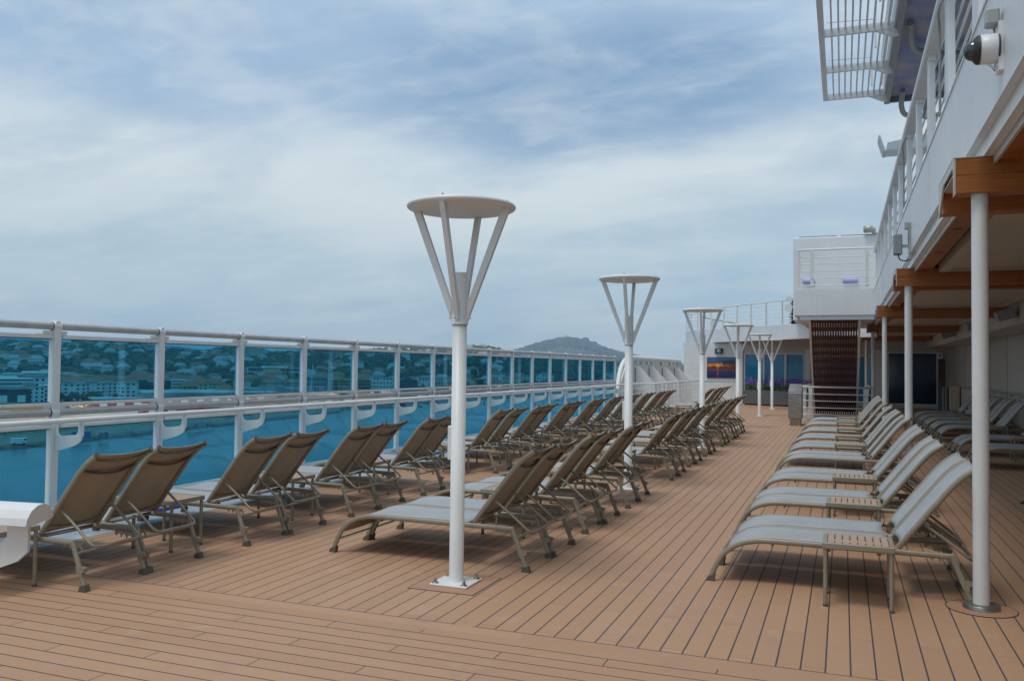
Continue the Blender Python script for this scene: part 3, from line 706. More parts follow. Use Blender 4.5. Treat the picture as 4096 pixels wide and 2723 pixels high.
# ---- staircase with slatted underside
sc_ = empty('slatted_staircase', (0, 32, 0)); tag(sc_, 'dark brown slatted staircase underside between white stringers', 'staircase')
nS = 18; x0, x1 = -.90, .42; pw = (x1-x0)/nS
yb, zb, yt, zt = 0., .12, -4.75, 3.22
n_ = Vector((0, (zt-zb), -(yt-yb))).normalized()
def sp(k, off=0): return (yb+(yt-yb)*k+n_.y*off, zb+(zt-zb)*k+n_.z*off)
s = MB()
for i in range(nS):
    a, b_x = x0+i*pw+.009, x0+(i+1)*pw-.009
    (ya, za), (yb_, zb_) = sp(0), sp(1); (yc, zc), (yd, zd) = sp(0, .022), sp(1, .022)
    s.hexa([(a, ya, za), (b_x, ya, za), (b_x, yc, zc), (a, yc, zc), (a, yb_, zb_), (b_x, yb_, zb_), (b_x, yd, zd), (a, yd, zd)])
s.build('slat_panel', DTEAK, sc_)
s = MB(); nT = 13
for i in range(nT):
    y, z = sp((i+.55)/nT, .06); s.box(x0, x1, y-.10, y+.16, z, z+.03)
    y, z = sp((i+.5)/nT, .03); s.box(x0, x1, y-.01, y+.01, z-.05, z+.06)
s.build('tread', mat('tread_dark', (.03, .012, .008), .5), sc_)
for x in (x0-.07, x1+.012):
    (ya, za), (yb_, zb_) = sp(-.02, -.05), sp(1, -.05); (yc, zc), (yd, zd) = sp(-.02, .25), sp(1, .25)
    MB().hexa([(x, ya, za), (x+.06, ya, za), (x+.06, yc, zc), (x, yc, zc), (x, yb_, zb_), (x+.06, yb_, zb_), (x+.06, yd, zd), (x, yd, zd)]).build('stringer', WHITE, sc_)
MB().bev(-1.0, .5, -.12, .5, 0, .12, .01).build('plinth', SHADEW, sc_)
# railing round the stair foot
sr = empty('stair_guard_rail', (0, 29.5, 0)); tag(sr, 'white guard rail of five bars in front of the slatted stair', 'railing')
l = MB(); l.tube([(-1.05, 2.2, 1.14), (-1.29, .02, 1.10), (.86, .02, 1.10), (.80, 2.2, 1.14)], .03, seg=10)
for z in (.21, .43, .65, .87): l.tube([(-1.31, 0, z), (.86, 0, z)], .017, seg=8)
l.build('rail', WHITE, sr)
for x, y in ((-1.17, .05), (-1.02, 1.4), (.70, .05), (.70, 1.4)):
    MB().prism([(x-.09, 0), (x+.09, 0), (x+.06, .35), (x+.05, .8), (x+.08, 1.08), (x-.08, 1.08), (x-.07, .7)], 'y', y, y+.05).build('stanchion', WHITE, sr)
cb = empty('steel_cabinet', (-1.33, 26.9, 0)); tag(cb, 'brushed steel cabinet with sloping top beside the guard rail', 'cabinet')
MB().bev(-.14, .17, -.2, .45, .0, .215, .01).build('plinth', STEEL, cb)
c = MB(); c.prism([(-.27, .215), (.5, .215), (.5, 1.22), (-.27, 1.0)], 'x', -.18, .20); c.build('body', STEEL, cb)
MB().bev(-.17, .19, -.275, -.27, .25, .97, .002).build('door', STEEL, cb)

# ---- end bulkhead
eb = empty('end_bulkhead', (0, 42, 0)); tag(eb, 'ivory end wall with blue tinted windows under the terrace', 'wall')
def wall_openings(mb, xa, xb, y0, y1, za, zb, ops):
    xs = sorted({xa, xb}|{v for o in ops for v in o[:2]}); zs = sorted({za, zb}|{v for o in ops for v in o[2:]})
    for i in range(len(xs)-1):
        for j in range(len(zs)-1):
            cx_, cz_ = (xs[i]+xs[i+1])/2, (zs[j]+zs[j+1])/2
            if any(o[0] < cx_ < o[1] and o[2] < cz_ < o[3] for o in ops): continue
            mb.box(xs[i], xs[i+1], y0, y1, zs[j], zs[j+1])
m_ = MB(); ops = [(-4.38, -1.66, .12, 2.41), (-1.36, 1.25, .12, 2.33), (1.87, 3.90, .15, 2.49)]
wall_openings(m_, -4.62, 4.4, 0, .2, 0, 3.29, ops); m_.build('wall', SHADEW, eb)
for a, b, c, d_ in ops:
    wf = MB()
    for u in (a, b-.05): wf.bev(u, u+.05, -.03, .05, c, d_, .006)
    wf.bev(a+.05, b-.05, -.03, .05, c, c+.05, .006); wf.bev(a+.05, b-.05, -.03, .05, d_-.05, d_, .006)
    if a < -4:
        for u in (-3.53, -2.63+.08): wf.bev(u, u+.09, -.035, .05, c+.05, d_-.05, .006)
    fo = wf.build('window_frame', WHITE, eb)
    MB().box(a+.04, b-.04, .02, .03, c+.04, d_-.04).build('window_pane', WIN if a < 1 else WIN2, fo)
MB().box(-4.62, 4.4, .201, .4, 0, 3.29).build('backing', SPKR, eb)
for q_ in ((-4.68, -4.44, -.12, 2.9), (-1.62, -1.40, -.08, 2.6), (1.28, 1.80, -.05, 2.6)): MB().bev(q_[0], q_[1], q_[2], -.001, 0, q_[3], .01).build('pilaster', WHITE, eb)
# picture wall, stepped back to the left
pw_ = empty('picture_wall', (0, 43, 0)); tag(pw_, 'white wall with bulged left edge carrying the sunset picture', 'wall')
m_ = MB(); m_.prism([(-7.42, 0), (-7.40, 1.6), (-7.42, 2.45), (-7.43, 2.8), (-7.46, 2.94), (-4.6, 2.94), (-4.6, 0)], 'y', 0, .15); m_.box(-4.75, -4.6, -1.0, -.001, 0, 2.95)
m_.build('wall', WHITE, pw_)
m_ = MB(); m_.bev(-6.45, -4.76, -.03, -.001, 1.06, 1.10, .004); m_.bev(-6.45, -6.38, -.012, -.001, 1.10, 2.9, .002); m_.build('ledge', WHITE, pw_)
# sunset picture (flat print, own composition)
def sunset():
    m = bpy.data.materials.new('sunset_print'); m.use_nodes = True; t = m.node_tree; p = t.nodes['Principled BSDF']
    co = N(t, 'ShaderNodeTexCoord'); s = N(t, 'ShaderNodeSeparateXYZ'); t.links.new(co.outputs['Generated'], s.inputs[0]); x, _, z = s.outputs
    mp = N(t, 'ShaderNodeMapping'); mp.inputs['Scale'].default_value = (3, 1, 7); t.links.new(co.outputs['Generated'], mp.inputs[0])
    n = N(t, 'ShaderNodeTexNoise'); n.inputs['Scale'].default_value = 2.2; n.inputs['Detail'].default_value = 6; t.links.new(mp.outputs[0], n.inputs['Vector'])
    zz_ = mth(t, 'MULTIPLY_ADD', mth(t, 'SUBTRACT', n.outputs['Fac'], .5), .28, z)
    c = ramp(t, zz_, [(0, (.02, .012, .05)), (.12, (.015, .02, .12)), (.28, (.02, .03, .16)), (.40, (.16, .05, .03)), (.54, (.10, .02, .01)), (.57, (.55, .14, .01)), (.64, (.85, .32, .03)), (.72, (.22, .06, .03)), (.82, (.05, .10, .22)), (1, (.02, .18, .50))])
    dx = mth(t, 'MULTIPLY', mth(t, 'SUBTRACT', x, .37), 1.4); dz = mth(t, 'SUBTRACT', z, .62)
    d2 = mth(t, 'SQRT', mth(t, 'ADD', mth(t, 'MULTIPLY', dx, dx), mth(t, 'MULTIPLY', dz, dz)))
    sun = ramp(t, d2, [(0, (1, 1, 1)), (.03, (.6, .6, .6)), (.13, (0, 0, 0))])
    c = mixc(t, sun, c, (1, .62, .08))
    gl = mth(t, 'MULTIPLY', mth(t, 'LESS_THAN', mth(t, 'ABSOLUTE', mth(t, 'SUBTRACT', x, .37)), .04), mth(t, 'LESS_THAN', z, .55))
    c = mixc(t, mth(t, 'MULTIPLY', gl, ramp(t, n.outputs['Fac'], [(.5, (0, 0, 0)), (.65, (.7, .7, .7))])), c, (.8, .28, .04))
    # dark tree mass upper right
    tr = mth(t, 'MULTIPLY', mth(t, 'GREATER_THAN', x, .55), mth(t, 'GREATER_THAN', mth(t, 'ADD', zz_, mth(t, 'MULTIPLY', x, .15)), .70))
    tr = mth(t, 'MULTIPLY', tr, mth(t, 'LESS_THAN', zz_, .88))
    c = mixc(t, mth(t, 'MULTIPLY', tr, .8), c, (.02, .015, .02))
    t.links.new(c, p.inputs['Base Color']); p.inputs['Roughness'].default_value = .25; return m
sp_ = empty('sunset_picture', (-5.565, 42.97, 1.71)); tag(sp_, 'framed colour print of an orange sunset over water', 'picture')
MB().box(-.68, .68, -.022, -.005, -.49, .49).build('print', sunset(), sp_)
m_ = MB(); m_.box(-.70, .70, -.004, .02, -.51, .51); m_.box(-.70, -.681, -.03, -.0041, -.51, .51); m_.box(.681, .70, -.03, -.0041, -.51, .51); m_.box(-.681, .681, -.03, -.0041, .491, .51); m_.box(-.681, .681, -.03, -.0041, -.51, -.491); m_.build('frame', SPKR, sp_)
ls = empty('loudspeaker', (-5.68, 42.9, 2.52)); tag(ls, 'dark square loudspeaker with grey cone above the sunset picture', 'loudspeaker')
MB().bev(-.19, .19, -.12, .06, -.13, .14, .03).build('housing', SPKR, ls)
MB().tube([(0, -.121, 0), (0, -.135, 0), (0, -.128, 0)], 1, 1, 20, radii=[.10, .085, .03]).build('cone', GREYBOX, ls)
# ---- terrace above the bulkhead
tr_ = empty('terrace_balcony', (0, 0, 0)); tag(tr_, 'curved white terrace balcony front with thin rails above the picture wall', 'balcony')
edge = smooth_path([(1.2, 35.6, 0), (-.9, 36.9, 0), (-2.6, 38.9, 0), (-4.2, 40.8, 0), (-5.8, 42.8, 0), (-6.9, 44.0, 0), (-7.55, 45.0, 0), (-7.85, 46.2, 0), (-7.7, 47.6, 0), (-7.0, 49.0, 0)], 6)
E2 = [(p.x, p.y) for p in edge]
def offset(path, d):
    out = []
    for i, (x, y) in enumerate(path):
        a = path[max(i-1, 0)]; b = path[min(i+1, len(path)-1)]; tx, ty = b[0]-a[0], b[1]-a[1]; l_ = math.hypot(tx, ty); out.append((x+ty/l_*d, y-tx/l_*d))
    return out
I2 = offset(E2, .06)
m_ = MB()
for i in range(len(E2)-1):
    (a, b), (c, d_), (e, f), (g, h) = E2[i], E2[i+1], I2[i+1], I2[i]
    m_.hexa([(a, b, 2.95), (c, d_, 2.95), (e, f, 2.95), (g, h, 2.95), (a, b, 3.585), (c, d_, 3.585), (e, f, 3.585), (g, h, 3.585)])
m_.build('balcony_band', WHITE2, tr_)
m_ = MB(); m_.prism(I2+[(1.2, 49)], 'z', 3.02, 3.14); m_.build('balcony_floor', SHADEW, tr_)
J2 = offset(E2, .10); K2 = offset(E2, .30); m_ = MB()
for i in range(len(E2)-1):
    (a, b), (c, d_), (e, f), (g, h) = J2[i], J2[i+1], K2[i+1], K2[i]
    m_.hexa([(a, b, 2.92), (c, d_, 2.92), (e, f, 2.92), (g, h, 2.92), (a, b, 3.019), (c, d_, 3.019), (e, f, 3.019), (g, h, 3.019)])
m_.build('teak_trim', TEAK, tr_)
m_ = MB(); Z_ = 3.585
m_.tube([(x, y, 4.64) for x, y in offset(E2, .03)], .028, seg=8)
for z in (3.76, 3.93, 4.10, 4.28, 4.45): m_.tube([(x, y, z) for x, y in offset(E2, .03)], .008, seg=6)
m_.build('rail', WHITE, tr_)
cum = 0; last = None; C2 = offset(E2, .03)
want = .3
for i in range(1, len(C2)):
    a, b = C2[i-1], C2[i]; L_ = math.hypot(b[0]-a[0], b[1]-a[1])
    while cum+L_ >= want:
        k = (want-cum)/L_; x, y = a[0]+(b[0]-a[0])*k, a[1]+(b[1]-a[1])*k
        an = math.atan2(b[1]-a[1], b[0]-a[0])
        o = MB().hexa([(-.045, -.02, 0), (.045, -.02, 0), (.045, .02, 0), (-.045, .02, 0), (-.028, -.02, 1.04), (.028, -.02, 1.04), (.028, .02, 1.04), (-.028, .02, 1.04)]).build('stanchion', WHITE, tr_)
        o.location = (x, y, Z_); o.rotation_euler = (0, 0, an); want += 1.15
    cum += L_
fr_ = empty('far_railing', (-7.6, 47, 3.6)); tag(fr_, 'thin grey far railing sloping away behind the terrace', 'railing')
m_ = MB(); m_.tube([(0.2, 2, .95), (3.5, 16, .72)], .04, seg=6); m_.tube([(4.6, 10, .85), (6.4, 17, .75)], .04, seg=6)
m_.build('rail', RAILM, fr_); m_ = MB()
for k in range(9): x, y = .2+3.3*k/9, 2+14*k/9; m_.box(x-.05, x+.05, y, y+.05, -.6, .95-.23*k/9)
m_.build('post', WHITE, fr_)
# ---- outboard bulwark with raking ribs (beyond the windbreak)
bw = empty('raked_bulwark', (-7.3, 29.2, 0)); tag(bw, 'white raked bulwark with triangular ribs and rounded cap rail', 'bulwark')
m_ = MB(); m_.tube(smooth_path([(0, -.3, .6), (0, .35, 1.6), (0, 1.3, 1.98), (0, 2.4, 2.01)], 4)+[Vector((0, 11.6, 1.99))]+smooth_path([(0, 11.6, 1.99), (0, 12.1, 1.9), (0, 12.5, 1.5), (0, 13.5, 1.0)], 4)[1:], .10, .085, 14); m_.build('cap_rail', WHITE, bw)
m_ = MB(); m_.prism([(.5, 1.0), (1.3, 1.70), (2.6, 1.80), (11.5, 1.78), (12.0, 1.6), (12.7, 1.1), (12.7, .02), (-.2, .02)], 'x', -.10, -.06)
m_.build('plating', WHITE, bw)
for k in range(10): MB().box(-.06, .0, 2.2+k*.98, 2.3+k*.98, 1.78, 1.92).build('spacer', WHITE, bw)
for k, y in enumerate((2.7, 5.2, 7.9, 10.8)):
    r_ = MB().prism([(-.06, 1.72), (.12, 1.72), (.72, 1.08), (.78, .02), (-.06, .02)], 'y', y, y+.04).build('rib', WHITE, bw)
    MB().box(-.03, -.01, y-.012, y-.001, 1.1, 1.65).build('seal_strip', DARK, r_)
for k in range(24): MB().box(.0, .012, .6+k*.5, .68+k*.5, .08, 1.0).build('bulwark_stay', WHITE, bw)
m_ = MB()
for y, a in ((9.2, .16), (10.6, .3), (12.1, .2), (7.6, .14), (8.9, .3)): m_.box(.014, .02, y, y+a, .12, .38)
m_.build('blue_mark', BLUE, bw)
ir = empty('inner_railing', (-6.3, 29.9, 0)); tag(ir, 'white five wire railing between deck loungers and the raked bulwark', 'railing')
for k in range(14):
    MB().hexa([(-.02, k*.8-.03, 0), (.02, k*.8-.03, 0), (.02, k*.8+.03, 0), (-.02, k*.8+.03, 0), (-.02, k*.8-.025, 1.08), (.02, k*.8-.025, 1.08), (.02, k*.8+.025, 1.08), (-.02, k*.8+.025, 1.08)]).build('stanchion', WHITE, ir)
m_ = MB()
for z in (.2, .38, .56, .74, .92): m_.tube([(-.6, -.2, z), (0, 0, z), (.02, 10.9, z)], .009, seg=6)
m_.build('wire', WHITE, ir)

# ---- planter with flowers
pn = empty('planter', (-3.27, 40.5, 0), -.50*0-.0); tag(pn, 'long grey planter box of purple and white flowers by the window', 'planter')
pn.rotation_euler = (0, 0, math.atan2(-1.12, 2.9)); 
MB().bev(-1.12, 2.2, -.02, .50, .06, .68, .012).build('box', GREY, pn)
MB().box(-1.05, 2.1, .03, .45, 0, .06).build('base', SPKR, pn)
LEAF = mat('planter_leaf', (.10, .20, .03), .5, col2=(.04, .09, .02), vscale=5); PURP = mat('purple_petal', (.30, .09, .52), .5, col2=(.18, .05, .36), vscale=9); WPET = mat('white_petal', (.75, .62, .72), .5)
def leafy(n, fn, mat_, name, parent, kind=None):
    vs = []; fs = []
    for i in range(n):
        p, l_, w_, d_ = fn(i); d_ = d_.normalized(); s_ = d_.cross(Vector((random.uniform(-1, 1), random.uniform(-1, 1), random.uniform(-1, 1)))).normalized()*w_
        b = len(vs); vs += [tuple(p-s_*.3), tuple(p+d_*l_*.5-s_), tuple(p+d_*l_), tuple(p+d_*l_*.5+s_)]; fs.append((b, b+1, b+2, b+3))
    mb = MB(); mb.add(vs, fs); o = mb.build(name, mat_, parent, recalc=False)
    if kind: o['kind'] = kind
    return o
ru = random.uniform
leafy(2600, lambda i: (Vector((ru(-1.12, 2.2), ru(-.02, .5), ru(.64, .92))), ru(.05, .10), ru(.012, .025), Vector((ru(-1, 1), ru(-1, 1), ru(-.1, 1.2)))), LEAF, 'foliage', pn, 'stuff')
def spike(n, zlo, zhi, mat_, name, spread=.02, tall=.17):
    cs = [(ru(-1.15, 2.2), ru(.0, .5), ru(zlo, zhi), ru(-.25, .25), ru(-.25, .25)) for _ in range(n)]
    def fn(i):
        c = cs[i//22]; h = (i % 22)/22*tall
        return Vector((c[0]+c[3]*h+ru(-spread, spread), c[1]+c[4]*h+ru(-spread, spread), c[2]+h)), ru(.02, .035), ru(.006, .012), Vector((ru(-1, 1), ru(-1, 1), ru(0, 1)))
    leafy(n*22, fn, mat_, name, pn, 'stuff')
spike(330, .82, 1.08, PURP, 'purple_flower_spikes'); spike(22, .85, 1.10, WPET, 'white_flower_spikes', .03, .22)

# ---- cabinets and speakers under the canopy
tb = empty('towel_bin', (4.05, 38.6, 0)); tag(tb, 'beige towel bin with striped side panel by the shaded wall', 'bin')
MB().bev(-.08, .30, -.25, .25, .1, 1.08, .01).build('body', mat('beige_bin', (.52, .45, .32), .5), tb)
MB().box(-.081, .301, -.251, .251, .86, .865).build('lid_seam', SPKR, tb)
for k, (c_) in enumerate([(.02, .15, .25), (.5, .5, .5), (.16, .07, .04), (.5, .5, .5), (.02, .15, .25)]):
    MB().box(-.36+k*.05, -.325+k*.05, -.2, .2, .08, 1.04).build('stripe_panel', mat('stripe', c_, .6), tb)
MB().bev(-.39, -.10, -.22, .22, .0, .07, .006).build('stand', STEEL, tb)
for i, y in enumerate((20.4, 25.0, 31.0)):
    q = empty('hanging_speaker', (3.25, y, 2.78)); tag(q, ['grey hanging speaker nearest the camera under the canopy ceiling', 'grey tilted speaker in the middle under the canopy ceiling', 'small grey speaker farthest away under the canopy ceiling'][i], 'speaker', 'hanging speakers under the canopy')
    MB().hexa([(-.22, -.15, -.08), (.12, -.15, .02), (.12, .15, .02), (-.22, .15, -.08), (-.28, -.15, .12), (.06, -.15, .24), (.06, .15, .24), (-.28, .15, .12)]).build('housing', GREYBOX, q)
    MB().tube([(.08, 0, .1), (.18, 0, .12), (.2, 0, .34)], .012, seg=6).build('bracket', SPKR, q)
xs_ = empty('exit_sign_box', (3.98, 41.9, 2.35)); tag(xs_, 'small pale square sign on the wall beside the brown door', 'sign')
MB().bev(-.10, .10, -.08, .0, -.13, .13, .01).build('panel', WHITE, xs_); MB().box(-.04, .04, -.084, -.0801, -.04, .05).build('symbol', mat('sign_violet', (.12, .08, .35), .5), xs_)
bd_ = empty('brown_door', (4.05, 41.93, 0)); tag(bd_, 'dark reddish brown door beside the dark window', 'door')
MB().bev(-.12, .12, -.03, .06, 0, 2.2, .01).build('leaf', DOORBL, bd_); MB().tube([(-.05, -.06, .9), (-.05, -.06, 1.3)], .01, seg=6).build('handle', STEEL, bd_)

# ---- curved cap rail of a stair at lower left
cr = empty('stair_cap_rail', (-4.28*.7, 3.62*.7, 1.65*.3), R(8)); cr.scale = (.7, .7, .7); tag(cr, 'white half round stair cap rail on a plate bracket at the left edge', 'handrail')
prof = [(.0, .72), (.01, .76), (.04, .80), (.085, .825), (.13, .83), (.17, .815), (.20, .78), (.205, .75), (.19, .735), (.02, .715)]
m_ = MB(); m_.prism([(a-.1, b) for a, b in prof], 'x', -.9, 0); m_.build('cap', WHITE, cr)
m_ = MB(); m_.prism([(-.9, .34), (-.35, .42), (-.13, .50), (-.06, .56), (-.055, .73), (-.20, .73), (-.20, .64), (-.24, .60), (-.9, .53)], 'y', -.02, .0); m_.build('bracket', WHITE, cr)
m_ = MB().box(-.88, -.80, -.05, .05, -.70, .55).build('post', WHITE, cr)

# ---- grating platform and soffit overhead
gp = empty('overhead_grating', (0, 0, 8)); tag(gp, 'white overhanging grating platform of long bars at the top', 'grating')
for y in (8.0, 10.2, 12.3, 14.6, 16.95, 19.05, 21.0):
    m_ = MB(); m_.box(-.33, .86, y-.03, y+.03, -.10, .04); m_.prism([(.55, -.10), (.90, -.10), (.95, -.22), (.84, -.24)], 'y', y-.025, y+.025); m_.build('crossbeam', WHITE2, gp)
MB().box(-.43, -.33, 7.5, 21.03, -.10, .08).build('edge_beam', WHITE2, gp)
for k in range(9): MB().box(-.22+k*.122, -.188+k*.122, 7.5, 20.96, .0, .05).build('bar', WHITE2, gp)
m_ = MB(); m_.tube([(-.3, 17.8, .5), (.55, 17.9, .5)], .012, seg=6); m_.tube([(-.3, 20.0, .5), (.55, 20.1, .5)], .012, seg=6); m_.tube([(.6, 12, .9), (.6, 21, .9)], .02, seg=6)
for y in (13.4, 15.9, 18.2, 20.6): m_.box(.58, .62, y, y+.05, 0.04, .9)
m_.build('guard_rail', WHITE2, gp)
for k in range(9): MB().box(.80, .82, 8, 20.9, .10+k*.085, .125+k*.085).build('side_bar', WHITE2, gp)
of = empty('overhead_soffit', (0, 0, 8)); tag(of, 'blue grey underside of the deck overhang with curved pipes', 'soffit')
m_ = MB(); m_.box(1.02, 7, 6, 21.8, .06, .30); m_.build('plating', BOXG, of)
MB().box(.87, .90, 6, 21.6, -.02, .42).build('edge_flange', WHITE2, of); m_ = MB(); m_.box(.90, 1.02, 6, 21.8, -.08, .40); m_.box(1.02, 7, 21.72, 21.8, -.06, .06); m_.build('edge_girder', mat('girder_violet_grey', (.26, .26, .31), .5, var=.15), of)
m_ = MB(); m_.tube(smooth_path([(1.15, 17.0, .0), (1.2, 17.6, -.1), (1.4, 18.3, -.1), (2.2, 18.7, -.1), (4, 18.8, -.1)], 5), .06, seg=10)
m_.tube(smooth_path([(1.75, 21.3, -.6), (1.75, 20.6, -.25), (1.78, 19.9, -.10), (2.1, 19.4, -.08), (3.5, 19.3, -.08)], 5), .075, seg=10)
m_.tube(smooth_path([(1.25, 20.9, -.05), (1.27, 21.6, -.25), (1.5, 22.1, -.32), (2.5, 22.2, -.32)], 5), .06, seg=10); m_.build('pipe', GREYBOX, of)
fn_ = empty('wing_fin', (1.0, 24.6, 8)); tag(fn_, 'small pale wing fin pointing left beyond the railing', 'fin')
m_ = MB(); m_.hexa([(0, 0, -.5), (.06, 0, -.53), (.06, .8, -.53), (0, .8, -.5), (-.12, 0, -.1), (-.08, 0, -.08), (-.08, .8, -.08), (-.12, .8, -.1)]); m_.hexa([(.06, 0, -.5), (2.2, 0, -.47), (2.2, .8, -.47), (.06, .8, -.5), (.10, 0, -.30), (2.2, 0, .05), (2.2, .8, .05), (.10, .8, -.30)])
m_.build('blade', mat('pale_blue_grey', (.42, .50, .54), .45), fn_)

# ================================================================== SEA, TOWN AND HILLS
def sea_material():
    m = bpy.data.materials.new('harbour_water'); m.use_nodes = True; t = m.node_tree; p = t.nodes['Principled BSDF']
    g = N(t, 'ShaderNodeNewGeometry'); mp = N(t, 'ShaderNodeMapping'); mp.inputs['Scale'].default_value = (.5, .9, 1); t.links.new(g.outputs['Position'], mp.inputs[0])
    n = N(t, 'ShaderNodeTexNoise'); n.inputs['Scale'].default_value = .8; n.inputs['Detail'].default_value = 8; n.inputs['Roughness'].default_value = .65; t.links.new(mp.outputs[0], n.inputs['Vector'])
    n2_ = N(t, 'ShaderNodeTexNoise'); n2_.inputs['Scale'].default_value = .018; n2_.inputs['Detail'].default_value = 4; t.links.new(mp.outputs[0], n2_.inputs['Vector'])
    t.links.new(ramp(t, n2_.outputs['Fac'], [(.35, (.040, .115, .125)), (.65, (.052, .132, .142))]), p.inputs['Base Color'])
    p.inputs['Roughness'].default_value = .22; b = N(t, 'ShaderNodeBump'); b.inputs['Strength'].default_value = .8; b.inputs['Distance'].default_value = .16
    t.links.new(n.outputs['Fac'], b.inputs['Height']); t.links.new(b.outputs[0], p.inputs['Normal']); return m
struct(MB().add([(-5800, -2800, SEA_Z), (5800, -2800, SEA_Z), (5800, 6800, SEA_Z), (-5800, 6800, SEA_Z)], [(0, 1, 2, 3)]).build('sea', sea_material(), recalc=False))
def az_of(x, y):
    d = ray(x, y); return math.atan2(-d.x, d.y)
def elev(x, y):
    d = ray(x, y); return d.z/math.hypot(d.x, d.y)
def on_plane(x, y, z):
    d = ray(x, y); k = (z-CAM.z)/d.z; return CAM+d*k
def at_dist(x, r):
    """ground position at horizontal distance r in the direction of column x"""
    d = ray(x, 1460); h = math.hypot(d.x, d.y); return Vector((d.x/h*r, d.y/h*r, 0))
SH = [(-900, 1880), (-200, 1820), (0, 1801), (200, 1783), (560, 1742), (933, 1699), (1185, 1671), (1362, 1650), (1372, 1632), (1684, 1613), (2048, 1592), (2400, 1576), (2900, 1560), (3400, 1552)]
SHA = [(az_of(x, y), (lambda p: math.hypot(p.x, p.y))(on_plane(x, y, SEA_Z))) for x, y in SH]
def interp(tab, v):       # tab sorted descending in key
    if v >= tab[0][0]: return tab[0][1]
    for (a, p), (b, q) in zip(tab, tab[1:]):
        if b <= v <= a: return p+(q-p)*(a-v)/(a-b) if a > b else q
    return tab[-1][1]
R0 = 1650
RG = [(-900, 1375), (0, 1374), (80, 1373), (166, 1376), (267, 1381), (311, 1371), (380, 1366), (445, 1367), (534, 1381), (600, 1386), (680, 1402), (760, 1412), (833, 1412), (863, 1405), (908, 1397), (967, 1398), (1050, 1404), (1100, 1416),
      (1145, 1416), (1234, 1410), (1400, 1409), (1533, 1400), (1652, 1402), (1741, 1408), (1806, 1402), (1872, 1391), (1934, 1392), (1990, 1402), (2060, 1425), (2200, 1445), (2500, 1448), (2900, 1452), (3400, 1455)]
RGA = [(az_of(x, y), elev(x, y)) for x, y in RG]
def hz(az, r):
    top = CAM.z+interp(RGA, az)*R0-5.5
    base = -26.4
    if r < 860: return base
    k = min(1, (r-860)/(R0-860)); k2 = k*k*(3-2*k)
    z = base+(top-base)*(.45*k+.55*k2)
    if r > R0: z = top-(r-R0)*.05
    z += 2.6*math.sin(r*.021+az*60)*min(1, (r-860)/200)*(1-.7*k)
    return z
def gm(name, col, c2, sc): return mat(name, col, .9, col2=c2, vscale=sc)
GMATS = [gm('quay_stone', (.15, .14, .12), (.06, .06, .05), .4), gm('quay_gravel', (.22, .20, .155), (.10, .11, .07), .12), gm('quay_grass', (.05, .10, .02), (.10, .11, .05), .06),
         gm('quay_paving', (.42, .38, .32), (.28, .25, .21), .03), gm('town_ground', (.13, .14, .10), (.22, .20, .17), .02), gm('hill_scrub', (.025, .045, .016), (.06, .07, .032), .012)]
azs = [az_of(-900+ (3400+900)*i/260, 1460) for i in range(261)]
vs = []; fs = []; mi = []
steps = [0, 2.5, 7, 20, 34, 60]
for a in azs:
    rs = interp(SHA, a)
    rr_ = [(rs, -28.6), (rs+1.5, -27.2), (rs+5, -26.6), (rs+16, -26.4), (rs+40, -26.3), (max(rs+75, 420), -26.35)]
    far = max(rs+90, 600)
    for r in [far, max(far+20, 760), 860, 930, 1000, 1080, 1160, 1240, 1320, 1400, 1480, 1560, R0, 1720, 1850, 2300]:
        r = max(r, rr_[-1][0]+3); rr_.append((r, hz(a, r)))
    for r, z in rr_: vs.append((-math.sin(a)*r, math.cos(a)*r, z))
nr = len(rr_)
tier = [0, 0, 1, 1, 2, 3, 4, 4, 4, 4]+[5]*20
mb = MB(); mb.v = vs
for i in range(len(azs)-1):
    for j in range(nr-1):
        mb.f.append((i*nr+j, (i+1)*nr+j, (i+1)*nr+j+1, i*nr+j+1)); mb.m.append(tier[j]); mb.sm.append(j > 6)
struct(mb.build('shore_terrain', GMATS, recalc=False))
# far ranges
def far_hill(prof, r, name, depth, m_, rough=6):
    mb = MB(); k = 0; xs = []
    x = prof[0][0]
    while x <= prof[-1][0]: xs.append(x); x += 6
    rows = 7
    for x in xs:
        for (a, p), (b, q) in zip(prof, prof[1:]):
            if a <= x <= b: y = p+(q-p)*(x-a)/(b-a); break
        a = az_of(x, y); e = elev(x, y); top = CAM.z+e*r+ru(-rough, rough)*.35
        for j in range(rows):
            t_ = j/(rows-1); rr2 = r-depth*(1-t_); z = -28+(top+28)*(t_**.8)+(ru(-rough, rough) if 0 < j < rows-1 else 0)
            mb.v.append((-math.sin(a)*rr2, math.cos(a)*rr2, z))
        mb.v.append((-math.sin(a)*(r+900), math.cos(a)*(r+900), -28))
    n = rows+1
    for i in range(len(xs)-1):
        for j in range(n-1): mb.f.append((i*n+j, (i+1)*n+j, (i+1)*n+j+1, i*n+j+1)); mb.m.append(0); mb.sm.append(False)
    return struct(mb.build(name, m_, recalc=False))
FARM = mat('hazed_far_forest', (.026, .042, .040), .95, col2=(.085, .088, .08), vscale=.004, lo=.38, hi=.58, detail=8)  # forest colour with the blue of distance haze mixed in
far_hill([(-900, 1350), (0, 1352), (140, 1357), (260, 1368), (400, 1376), (560, 1378), (653, 1383), (700, 1385), (760, 1392), (833, 1409), (900, 1424), (1000, 1445)], 3600, 'far_hills', 900, FARM)
far_hill([(1560, 1450), (1700, 1442), (1900, 1425), (2068, 1400), (2106, 1389), (2138, 1378), (2170, 1369), (2201, 1361), (2220, 1354), (2233, 1350), (2275, 1351), (2297, 1354), (2314, 1361), (2335, 1361), (2352, 1366), (2377, 1373), (2394, 1382), (2424, 1392), (2466, 1407), (2496, 1413), (2541, 1423), (2620, 1440), (2722, 1454), (2800, 1458), (3300, 1462)], 4300, 'fort_hill', 1700, FARM, 7)
